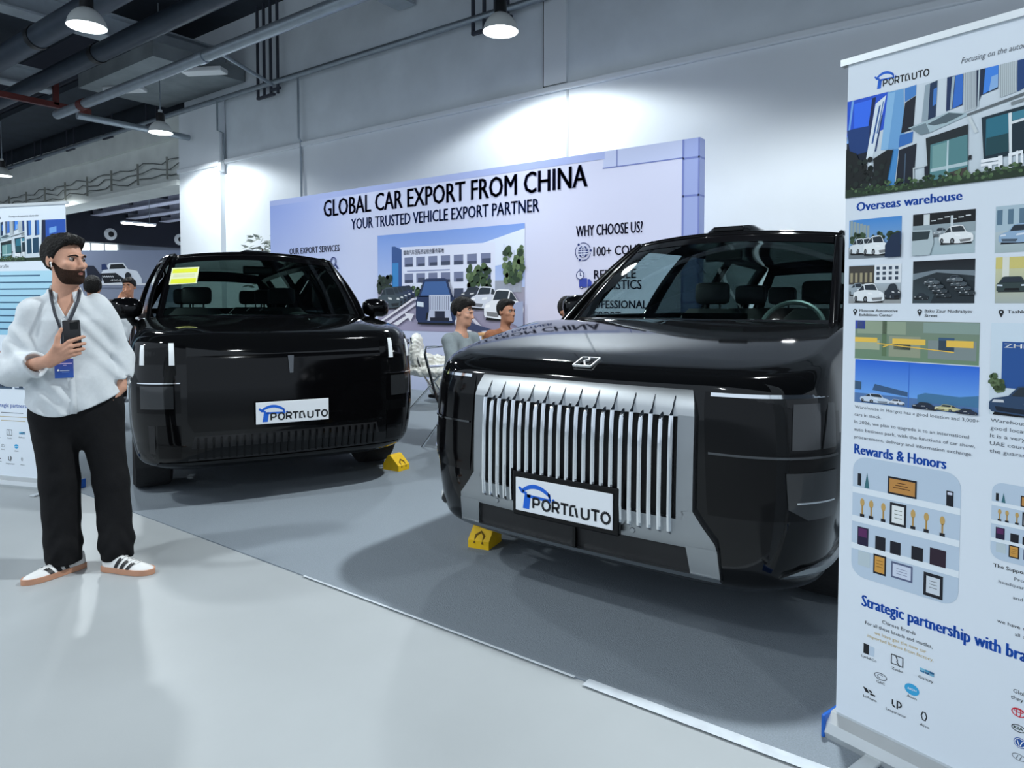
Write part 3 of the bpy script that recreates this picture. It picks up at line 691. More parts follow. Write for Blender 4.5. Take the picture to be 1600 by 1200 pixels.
for i in range(nb):
    l = -.462 + .924 * i / (nb - 1); long_ = i % 2 == 0
    pts = [(.468, .030), (.485, .048), (.56, .052), (.80, .052), (.90, .050)] + ([(.940, .046), (.962, .034), (.985, .024), (1.012, .010)] if long_ else [(.92, .044), (.935, .036), (.948, .030)])
    b = MB(); rings = []
    for k, (z, o) in enumerate(pts):
        s = .38 if k in (0, len(pts) - 1) else (.42 if z > .955 else 1.0)
        c = fas(l, z, o); w_, d_ = .0095 * s, .013 * s * (.6 if z > .95 else 1)
        rings.append([(c[0] + a * w_, c[1] + bb * d_, c[2]) for a, bb in ((-1, 1.6), (-1, -.3), (-.45, -1), (.45, -1), (1, -.3), (1, 1.6))])
    b.loft(rings); b.build('grille_bar', m_chrome, car, True, 25)
plate(-.01, .525, .49, .15, -.062)
for l, z in ((-.40, .455), (.30, .452)):
    c = fas(l, z, .031); MB().lathe([(0, -.004), (.010, -.003), (.012, .0)], c, 14, axis='y').build('parking_sensor', m_satin, car, True)
# emblem on the hood lip
em = MB(); ex, ey, ez = 0.0, .105, 1.104
from mathutils.bvhtree import BVHTree
_bvh = BVHTree.FromPolygons([v.co.copy() for v in body.data.vertices], [tuple(p.vertices) for p in body.data.polygons])
def EP(a, b, h=0.0):
    y = .120 + b * .085; hit = _bvh.ray_cast(Vector((ex + a, y, 2.0)), Vector((0, 0, -1)))
    return (ex + a, y - h * .4, (hit[0].z if hit[0] else 1.11) + h)
def ebar(a0, b0, a1, b1, w_=.007):
    d = math.hypot(a1 - a0, (b1 - b0) * .08); nx, nb_ = -(b1 - b0) * .08 / d * w_ / 2, (a1 - a0) / d * w_ / 2 / .08
    q = [(a0 - nx, b0 - nb_), (a1 - nx, b1 - nb_), (a1 + nx, b1 + nb_), (a0 + nx, b0 + nb_)]
    em.add([EP(a, b, .004) for a, b in q] + [EP(a, b, .012) for a, b in q], [(0, 1, 2, 3), (4, 7, 6, 5), (0, 4, 5, 1), (1, 5, 6, 2), (2, 6, 7, 3), (3, 7, 4, 0)])
for s_ in (((-.045, -.5), (.045, -.5)), ((.045, -.5), (.045, .5)), ((.045, .5), (-.045, .5)), ((-.045, .5), (-.045, -.5)), ((-.012, .5), (.006, .2)), ((.006, .2), (-.010, -.05)), ((-.010, -.05), (.016, -.5))): ebar(*s_[0], *s_[1])
em.build('emblem', mat('emblem_silver', (.7, .72, .74), .42, metal=1.0, rvar=.03), car)
for sg in (-1, 1):
    hl = rowp('headlight', [(.56, sg * .60, sg * 1.16, .003), (.62, sg * .595, sg * 1.17, .006), (1.0, sg * .575, sg * 1.17, .006), (1.035, sg * .575, sg * 1.16, .004)], m_gloss, 22)
    rowp('light_bar', [(1.020, sg * .60, sg * 1.13, .012), (1.034, sg * .60, sg * 1.13, .012)], m_chrome, 18, parent=hl)
    rowp('light_bar', [(.797, sg * .60, sg * 1.13, .013), (.806, sg * .60, sg * 1.13, .013)], mat('dark_chrome', (.12, .125, .13), .15, metal=1.0, rvar=.02), 18, parent=hl)
    rowp('lamp_lens', [(.83, sg * .90, sg * 1.02, .010), (1.0, sg * .90, sg * 1.02, .010)], m_lens, 6, parent=hl)
    rowp('lamp_lens', [(.83, sg * 1.035, sg * 1.12, .010), (1.0, sg * 1.07, sg * 1.12, .010)], m_lens, 6, parent=hl)
    rowp('lower_lamp_lens', [(.565, sg * .97, sg * 1.12, .010), (.61, sg * .89, sg * 1.12, .012), (.745, sg * .88, sg * 1.12, .012)], m_lens, 8, parent=hl)
    rowp('lamp_trim', [(.630, sg * .92, sg * 1.10, .016), (.636, sg * .92, sg * 1.10, .016)], m_chrome, 8, parent=hl)
    rowp('bumper_blade', [(.335, sg * .86, sg * 1.45, .012), (.35, sg * .88, sg * 1.45, .022), (.372, sg * .96, sg * 1.45, .022), (.385, sg * 1.15, sg * 1.45, .012)], m_satin, 16)
# lidar housing on roof front
v0 = roof(0, .02); lb = MB()
lb.loft([[(a * w_, v0[1] + y, v0[2] + z) for a, z in ((-1, -.03), (-.92, .5 * h), (-.7, h), (.7, h), (.92, .5 * h), (1, -.03))] for y, w_, h in ((-.02, .15, .012), (.03, .16, .05), (.15, .165, .062), (.4, .16, .05), (.6, .12, .0))])
lo = lb.build('roof_sensor', m_paint, car, True, 40)
MB().box((0, v0[1] - .005, v0[2] + .026), (.2, .05, .035), bev=.008).build('sensor_window', m_gloss, lo)

# ---------------------------------------------------------------- closed-front SUV (left)
PL = dict(W=.995, L=5.24, rf=.30, rr=.25, bow=.09, T0=1.170, T1=1.268, HL=1.05, crown=.025, ridge=.012, sup=.9,
          rows=[(.25, .16, .16), (.275, .10, .10), (.33, .03, .05), (.45, .0, .02), (.62, .0, .0), (.82, .008, .0), (1.0, .025, .008), (1.08, .042, .02), (1.13, .065, .045), (1.16, .105, .08), (1.17, .15, .11)],
          wr=.385, wy=(.95, 4.11), arch=.44, cab=(1.30, 4.9, .74), Ab=(.80, 1.02, 1.262), At=(.655, 1.50, 1.77), bulge=(.18, .13), topcrown=.045, ye=4.92,
          panes=[0, .09, .34, .385, .66, .70, .93, 1.0], mirror=(1.00, 1.22, 1.335), glass=m_wind2, rear=m_rear, steer=(.40, 1.60, 1.12))
LRZ = math.radians(65.5)
car2, fas, rowp, plate, ws, roof, body2 = make_car('suv', 'all-black SUV with smooth closed front and a yellow sheet behind its windscreen', (-4.09, 2.945, .006), LRZ, PL)
plate(.0, .635, .49, .15, -.03, False)
rowp('front_panel', [(.52, -.62, .62, .002), (.60, -.66, .66, .006), (1.02, -.66, .66, .004), (1.05, -.64, .64, .0)], m_gloss, 24)
gr = rowp('lower_grille', [(.335, -.66, .66, .004), (.50, -.62, .62, .004)], m_matt, 22)
for i in range(26):
    l = -.60 + 1.2 * i / 25; rowp('grille_slat', [(.345, l - .006, l + .006, .016), (.49, l - .006, l + .006, .016)], m_gloss, 1, parent=gr)
rowp('bumper_lip', [(.27, -.80, .80, .012), (.30, -.86, .86, .02), (.325, -.84, .84, .01)], m_gloss, 24)
for sg in (-1, 1):
    hl = rowp('headlight', [(.98, sg * .66, sg * 1.02, .004), (1.105, sg * .66, sg * 1.02, .006)], m_gloss, 12)
    for l in (.73, .93):
        rowp('light_bar', [(.975, sg * l, sg * (l + .032), .012), (1.12, sg * l, sg * (l + .03), .012)], m_drl, 2, parent=hl)
    lh = rowp('lower_headlight', [(.66, sg * .70, sg * 1.0, .004), (.86, sg * .70, sg * 1.0, .006)], m_gloss, 10)
    rowp('lamp_lens', [(.69, sg * .74, sg * .96, .010), (.84, sg * .74, sg * .96, .010)], m_lens, 8, parent=lh)
    rowp('lamp_trim', [(.855, sg * .70, sg * .98, .014), (.862, sg * .70, sg * .98, .014)], m_chrome, 8, parent=lh)
    rowp('air_curtain', [(.36, sg * .86, sg * .905, .006), (.58, sg * .86, sg * .905, .006)], m_matt, 2)
    rowp('bumper_panel', [(.36, sg * .70, sg * .84, .008), (.58, sg * .70, sg * .84, .008)], m_lens if False else m_gloss, 4)
e2 = MB(); c = fas(0, .97, .004)
e2.add([(-.02, c[1] - .004, 1.02), (.02, c[1] - .004, 1.02), (.012, c[1] - .02, .90), (-.012, c[1] - .02, .90), (-.02, c[1] + .03, 1.02), (.02, c[1] + .03, 1.02), (.012, c[1] + .03, .90), (-.012, c[1] + .03, .90)], [(0, 1, 2, 3), (4, 7, 6, 5), (0, 4, 5, 1), (3, 2, 6, 7), (0, 3, 7, 4), (1, 5, 6, 2)])
e2.build('emblem', mat('dark_chrome'), car2)
# yellow sheet behind the windscreen
sy = Print(.0004); YE = rgb(222, 226, 60)
sy.rect(-.105, -.10, .105, .10, rgb(225, 228, 190)); sy.rect(-.095, .035, .095, .085, YE, bump=True); sy.rect(-.095, -.09, .095, -.035, YE, bump=False)
for k in range(3): sy.rect(-.085, -.015 + .014 * k, .08, -.009 + .014 * k, rgb(200, 205, 150), bump=False)
a, b = Vector(ws(-.82, .46, .006)), Vector(ws(-.82, .76, .006)); cc = Vector(ws(-.67, .61, .006)); dd = Vector(ws(-.97, .61, .006))
dv = (b - a).normalized(); du = (cc - dd).normalized(); nn = du.cross(dv).normalized()
so = sy.build('window_sheet', (a + b) / 2, du, nn, car2, dv=dv)
v0 = roof(0, .02); lb = MB()
lb.loft([[(a * w_, v0[1] + y, v0[2] + z) for a, z in ((-1, -.03), (-.92, .5 * h), (-.7, h), (.7, h), (.92, .5 * h), (1, -.03))] for y, w_, h in ((-.01, .12, .01), (.03, .13, .026), (.15, .13, .03), (.4, .1, .01))])
lb.build('roof_sensor', m_gloss, car2, True, 40)

# ---------------------------------------------------------------- wheel chocks
def chock(x, y, rz, label):
    t = thing('wheel_chock', label, 'wheel chock', (x, y, .006), rz)
    MB().prism([(-.10, 0), (.07, 0), (.07, .045), (-.02, .125), (-.045, .125), (-.10, .05)], -.065, .065, plane='xz').build('wedge', m_yellow, t)
    MB().tube([(.072, -.025, .03), (.045, -.025, .068), (.03, 0, .085), (.045, .025, .068), (.072, .025, .03)], .007, 6).build('rope_handle', mat('grip_dark', rgb(120, 92, 10), .6), t, True)
    return t
chock(-4.17, 4.03, .05, 'yellow rubber chock beneath the left SUV beside its far front wheel')
chock(-2.45, 3.04, -1.35, 'yellow rubber chock beneath the left front corner of the silver-grilled SUV')
# ================================================================ printed backdrop, roll-up banners
m_cloth = mat('backdrop_fabric', rgb(176, 186, 216), 0.8, noise=.02, nscale=3)
m_alu = mat('banner_aluminium', rgb(205, 210, 212), 0.35, metal=.5, rvar=.05, nscale=9)
NAVY = rgb(36, 40, 78); NAVY2 = rgb(38, 52, 108)
def lerp3(a, b, t): return tuple(a[i] + (b[i] - a[i]) * t for i in range(3))

def draw_car(p, x, y, w, h, body, glassc=rgb(40, 50, 60), flip=False, kind='three'):
    """simplified printed car, front three-quarter or head-on, in box x..x+w, y..y+h"""
    X = (lambda a: x + (1 - a) * w) if flip else (lambda a: x + a * w)
    Y = lambda b: y + b * h
    q = lambda pts, c: p.poly([(X(a), Y(b)) for a, b in (pts if not flip else list(reversed(pts)))], c, False)
    p.lay(); dk = rgb(14, 16, 20)
    q([(.04, .0), (.96, .0), (.93, .1), (.06, .1)], dk)
    p.lay()
    if kind == 'front':
        q([(.0, .12), (.06, .04), (.94, .04), (1, .12), (1, .52), (.93, .62), (.07, .62), (0, .52)], body)
        q([(.07, .6), (.93, .6), (.80, .97), (.72, 1), (.28, 1), (.20, .97)], body)
        p.lay(); q([(.13, .63), (.87, .63), (.76, .93), (.24, .93)], glassc)
        q([(.02, .40), (.2, .38), (.2, .48), (.03, .5)], rgb(210, 220, 230)); q([(.8, .38), (.98, .40), (.97, .5), (.8, .48)], rgb(210, 220, 230))
        q([(.25, .10), (.75, .10), (.72, .26), (.28, .26)], dk)
    else:
        q([(.0, .18), (.03, .10), (.42, .04), (.97, .12), (1, .35), (.97, .55), (.86, .60), (.70, .92), (.62, .98), (.40, 1), (.30, .96), (.20, .64), (.04, .52), (.0, .40)], body)
        p.lay(); q([(.23, .64), (.60, .66), (.64, .92), (.38, .95), (.31, .92)], glassc); q([(.64, .66), (.84, .62), (.71, .88), (.67, .9)], glassc)
        q([(.03, .40), (.16, .42), (.15, .50), (.05, .49)], lerp3(body, (1, 1, 1), .6)); q([(.36, .40), (.52, .44), (.53, .53), (.38, .50)], lerp3(body, (1, 1, 1), .6))
        q([(.08, .14), (.36, .10), (.40, .24), (.06, .28)], lerp3(body, (0, 0, 0), .75))
        p.ell(X(.60), Y(.17), w * .065, h * .17, dk, 14, bump=False); p.ell(X(.91), Y(.22), w * .05, h * .14, dk, 14, bump=False)
        p.lay(); p.ell(X(.60), Y(.17), w * .038, h * .10, rgb(120, 125, 130), 12, bump=False); p.ell(X(.91), Y(.22), w * .028, h * .085, rgb(120, 125, 130), 12, bump=False)
def foliage(p, x0, x1, y0, y1, n, cols, r):
    p.lay()
    for i in range(n):
        p.ell(random.uniform(x0, x1), random.uniform(y0, y1), random.uniform(.5, 1) * r, random.uniform(.5, 1) * r, random.choice(cols), 7, bump=False)
        if i % 6 == 5: p.lay()
GREENS = [rgb(52, 74, 48), rgb(38, 58, 40), rgb(74, 96, 62), rgb(96, 116, 80)]

# ---- big backdrop: own frame u to the right from its left end, z up
BX, BY = -11.72, 8.0; BW, BH, BD = 8.58, 3.36, .16
bd = thing('exhibition_backdrop', 'wide pale blue fabric backdrop headed GLOBAL CAR EXPORT FROM CHINA, behind the cars', 'backdrop', (BX, BY, .006))
MB().box((BW / 2, BD / 2, BH / 2), (BW, BD, BH), bev=.012).build('fabric_cover', m_cloth, bd)
fr = MB()
for x in (.05, BW / 2, BW - .05): fr.box((x, BD + .22, .02), (.06, .5, .04))
fr.build('foot', m_steel, bd)
N3 = (0, -1, 0); U3 = (1, 0, 0)
p = Print(.0005)
# tinted ground of the design: blue at upper left and right rim, pale in the middle
nx, nz = 30, 16
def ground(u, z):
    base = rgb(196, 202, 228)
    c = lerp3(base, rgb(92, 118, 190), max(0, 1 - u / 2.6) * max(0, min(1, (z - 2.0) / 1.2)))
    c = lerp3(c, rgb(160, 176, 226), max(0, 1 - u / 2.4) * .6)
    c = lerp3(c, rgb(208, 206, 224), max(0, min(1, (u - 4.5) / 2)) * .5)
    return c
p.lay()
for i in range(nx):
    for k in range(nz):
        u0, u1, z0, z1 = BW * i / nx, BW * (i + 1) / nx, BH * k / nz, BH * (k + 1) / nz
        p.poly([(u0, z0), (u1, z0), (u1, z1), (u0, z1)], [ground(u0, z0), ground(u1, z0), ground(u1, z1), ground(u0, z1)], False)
RIM = rgb(150, 162, 208); FRAME_SHADE = rgb(112, 124, 182)  # second tone paints the tension frame's shadow lines into the print
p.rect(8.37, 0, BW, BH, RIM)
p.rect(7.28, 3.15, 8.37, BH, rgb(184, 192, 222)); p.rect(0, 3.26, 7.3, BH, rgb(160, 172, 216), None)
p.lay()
for z in (3.13, 2.68, 1.4): p.rect(8.37, z - .012, BW, z + .012, FRAME_SHADE, bump=False)
p.rect(8.36, 0, 8.385, BH, FRAME_SHADE, bump=False); p.rect(7.27, 3.135, 8.37, 3.15, FRAME_SHADE, bump=False); p.rect(7.47, 3.14, 7.485, BH, FRAME_SHADE, bump=False)
p.rect(BW - .02, 0, BW, BH, FRAME_SHADE, bump=False)
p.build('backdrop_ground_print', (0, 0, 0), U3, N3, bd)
p = Print(.0005); OFF = .006
p.text('GLOBAL CAR EXPORT FROM CHINA', 1.61, 2.935, 7.05, .29, NAVY, bold=.022)
p.build('headline_print', (0, 0, 0), U3, N3, bd, off=OFF)
p = Print(.0005); p.text('YOUR TRUSTED VEHICLE EXPORT PARTNER', 2.35, 2.665, 6.28, .18, rgb(44, 78, 150), bold=.018)
p.build('subtitle_print', (0, 0, 0), U3, N3, bd, off=OFF)
# ---- printed photograph
p = Print(.0005); x0, x1, y0, y1 = 3.01, 6.03, .95, 2.52
p.rect(x0, y0, x1, y1, rgb(205, 214, 236), rgb(120, 152, 216)); 
p.poly([(4.9, 2.2), (6.03, 2.45), (6.03, 2.0), (5.2, 1.9)], rgb(214, 222, 238))
p.rect(x0, y0, x1, 1.62, rgb(158, 150, 176), rgb(150, 148, 164))
p.poly([(3.55, 1.45), (5.5, 1.45), (5.5, 2.28), (3.55, 2.30)], rgb(214, 218, 236))
p.poly([(3.35, 1.44), (3.58, 1.44), (3.58, 2.26), (3.42, 2.32), (3.35, 2.32)], rgb(54, 84, 140)); p.rect(3.36, 1.44, 3.50, 2.05, rgb(58, 130, 190))
WIN = rgb(112, 120, 150); WL = rgb(60, 68, 92)
p.lay()
for r_, z in enumerate((1.98, 1.72, 1.47)):
    for k in range(7):
        xx = 3.64 + k * .265; p.rect(xx, z, xx + .19, z + .15, WIN if r_ < 2 else WL, bump=False)
p.lay()
for r_, z in enumerate((1.98, 1.72)):
    for k in range(7): xx = 3.64 + k * .265; p.rect(xx + random.uniform(0, .06), z, xx + .19, z + random.uniform(.04, .08), WL, bump=False)
p.text('赣南汽车国际贸易综合服务基地', 3.62, 2.175, 4.50, .06, NAVY2, bold=.01)
p.rect(3.70, 1.90, 4.62, 1.915, rgb(120, 130, 170)); p.rect(5.50, 1.55, 5.98, 1.72, rgb(150, 156, 170)); 
p.lay()
for k in range(4): p.rect(5.66 + k * .09, 1.55, 5.668 + k * .09, 2.25 - .05 * k, rgb(160, 168, 190), bump=False)
foliage(p, 4.98, 5.42, 1.58, 1.95, 60, GREENS, .07); foliage(p, 5.68, 6.0, 1.70, 2.2, 60, GREENS, .06); foliage(p, 3.05, 3.33, 1.58, 1.85, 36, [rgb(30, 42, 36), rgb(44, 58, 48)], .06); foliage(p, 3.8, 4.05, 1.5, 1.66, 16, GREENS, .05)
for k in range(5): draw_car(p, 3.55 - k * .13, 1.32 - k * .045 + .16, .34 + k * .05, .20 + .04 * k, rgb(40 + 6 * k, 52 + 6 * k, 84), flip=True)
p.poly([(3.01, 1.02), (3.01, 1.06), (3.86, 1.48), (3.90, 1.46)], rgb(220, 216, 224)); p.poly([(3.01, .97), (3.16, .97), (3.95, 1.38), (3.93, 1.41)], rgb(206, 202, 216))
p.poly([(3.40, 1.06), (3.50, 1.03), (3.74, 1.16), (3.80, 1.10), (3.88, 1.22), (3.66, 1.24), (3.70, 1.19)], rgb(222, 220, 228))
draw_car(p, 4.86, 1.44, .5, .2, rgb(50, 56, 70)); draw_car(p, 5.05, 1.30, .62, .34, rgb(206, 210, 222)); draw_car(p, 5.32, 1.14, .72, .46, rgb(226, 228, 234))
p.poly([(5.74, 1.14), (6.03, 1.02), (6.03, 1.42), (5.9, 1.40), (5.76, 1.3)], rgb(150, 160, 190)); p.poly([(4.80, .95), (5.10, .95), (4.72, 1.36), (4.68, 1.36)], rgb(220, 216, 222)); p.poly([(5.3, .95), (5.4, .95), (4.9, 1.36), (4.86, 1.36)], rgb(206, 202, 214))
p.poly([(4.86, 1.15), (5.5, 1.0), (5.2, .97), (4.8, 1.02)], rgb(60, 68, 100))
draw_car(p, 3.93, 1.06, .84, .72, rgb(34, 50, 86), rgb(62, 96, 150), kind='front')
p.lay(); p.rect(4.22, 1.28, 4.66, 1.52, rgb(190, 196, 214), bump=False); p.lay()
for k in range(11): p.rect(4.24 + k * .038, 1.29, 4.252 + k * .038, 1.50, rgb(90, 96, 120), bump=False)
p.poly([(4.18, 1.12), (4.70, 1.12), (4.66, 1.28), (4.22, 1.28)], rgb(180, 186, 206)); p.rect(4.34, 1.16, 4.55, 1.27, rgb(30, 36, 56)); p.rect(4.24, 1.12, 4.64, 1.17, rgb(24, 28, 44))
p.build('photo_print', (0, 0, 0), U3, N3, bd, off=OFF)
# ---- text and icons left and right of the photograph
p = Print(.0005)
p.text('OUR EXPORT SERVICES', .60, 2.31, 2.04, .11, NAVY, bold=.02)
for k, (t, z) in enumerate((('VEHICLE', 2.05), ('SOURCING', 1.90), ('INSPECTION', 1.62), ('LOGISTICS', 1.30))): p.text(t, .75, z, 1.42, .10, NAVY, bold=.015)
def magnifier(cx, cz, r): p.ring(cx, cz, r, r, r * .22, NAVY2); p.ring(cx, cz, r * .62, r * .62, r * .12, NAVY2); p.line(cx + r * .7, cz - r * .7, cx + r * 1.5, cz - r * 1.5, r * .4, NAVY2)
magnifier(1.87, 2.13, .085); p.ring(1.93, 1.81, .09, .09, .02, NAVY2); p.rect(1.86, 1.79, 2.0, 1.82, NAVY2)
p.build('services_print', (0, 0, 0), U3, N3, bd, off=OFF)
p = Print(.0005)
p.text('WHY CHOOSE US?', 6.87, 2.28, 7.85, .14, NAVY, bold=.02)
p.text('100+ COUNTRIES', 7.14, 2.01, 8.22, .12, NAVY, bold=.018); p.text('RELIABLE', 7.15, 1.71, 7.76, .115, NAVY, bold=.018); p.text('LOGISTICS', 7.15, 1.57, 7.84, .115, NAVY, bold=.018); p.text('PROFESSIONAL', 7.0, 1.325, 7.92, .10, NAVY, bold=.018); p.text('SUPPORT', 7.0, 1.18, 7.55, .10, NAVY, bold=.018)
cx, cz, r = 6.985, 2.075, .078
p.ell(cx, cz, r, r, NAVY2, 24); WHT = rgb(205, 208, 228); p.lay()
for s_ in (-.4, 0, .4): p.rect(cx - r, cz + s_ * r - .005, cx + r, cz + s_ * r + .005, WHT, bump=False)
for rx in (.45,): p.ring(cx, cz, r * rx, r, .009, WHT)
p.rect(cx - .005, cz - r, cx + .005, cz + r, WHT)
for a in range(3): p.ring(cx, cz, .122, .122, .010, NAVY2, 10, math.radians(20 + 120 * a), math.radians(110 + 120 * a)); t = math.radians(120 * a + 5); p.ell(cx + .118 * math.cos(t), cz + .118 * math.sin(t), .018, .018, NAVY2, 10)
BL = rgb(52, 70, 160)
p.rect(6.93, 1.60, 7.05, 1.72, BL); p.poly([(7.06, 1.60), (7.12, 1.60), (7.12, 1.67), (7.09, 1.71), (7.06, 1.71)], BL)
for xx in (6.965, 7.085): p.ell(xx, 1.60, .022, .022, NAVY2, 12); p.ell(xx, 1.60, .010, .010, WHT, 10)
p.ell(6.945, 1.765, .062, .062, WHT, 20); p.ring(6.945, 1.765, .062, .062, .012, NAVY2); p.rect(6.94, 1.76, 6.95, 1.80, NAVY2); p.rect(6.94, 1.755, 6.97, 1.765, NAVY2); p.rect(6.935, 1.83, 6.955, 1.845, NAVY2)
p.build('reasons_print', (0, 0, 0), U3, N3, bd, off=OFF)
p = Print(.0005)
p.text('LYNK & CO', 3.30, .73, 3.98, .09, INK, bold=.01); p.text('ZEEKR', 4.9, .73, 5.4, .09, INK, bold=.01)
cx, cz = 4.42, .50
p.ring(cx, cz, .085, .085, .013, NAVY2); p.line(cx - .05, cz + .055, cx - .005, cz - .055, .016, NAVY2); p.line(cx + .05, cz + .055, cx + .005, cz - .055, .016, NAVY2); p.line(cx - .022, cz + .06, cx + .012, cz - .01, .013, NAVY2); p.line(cx + .022, cz + .06, cx - .012, cz - .01, .013, NAVY2)
for (cx, t) in ((3.4, 'TOYOTA'), (5.3, 'KIA'), (6.2, 'BYD')): p.text(t, cx, .46, cx + .45, .09, INK, bold=.01)
p.build('brands_print', (0, 0, 0), U3, N3, bd, off=OFF)
# rim colour and painted frame shadow lines on the end face
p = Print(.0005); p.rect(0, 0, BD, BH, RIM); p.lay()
for z in (3.13, 2.68, 1.4): p.rect(0, z - .012, BD, z + .012, FRAME_SHADE, bump=False)
p.build('end_face_print', (BW, 0, 0), (0, 1, 0), (1, 0, 0), bd)

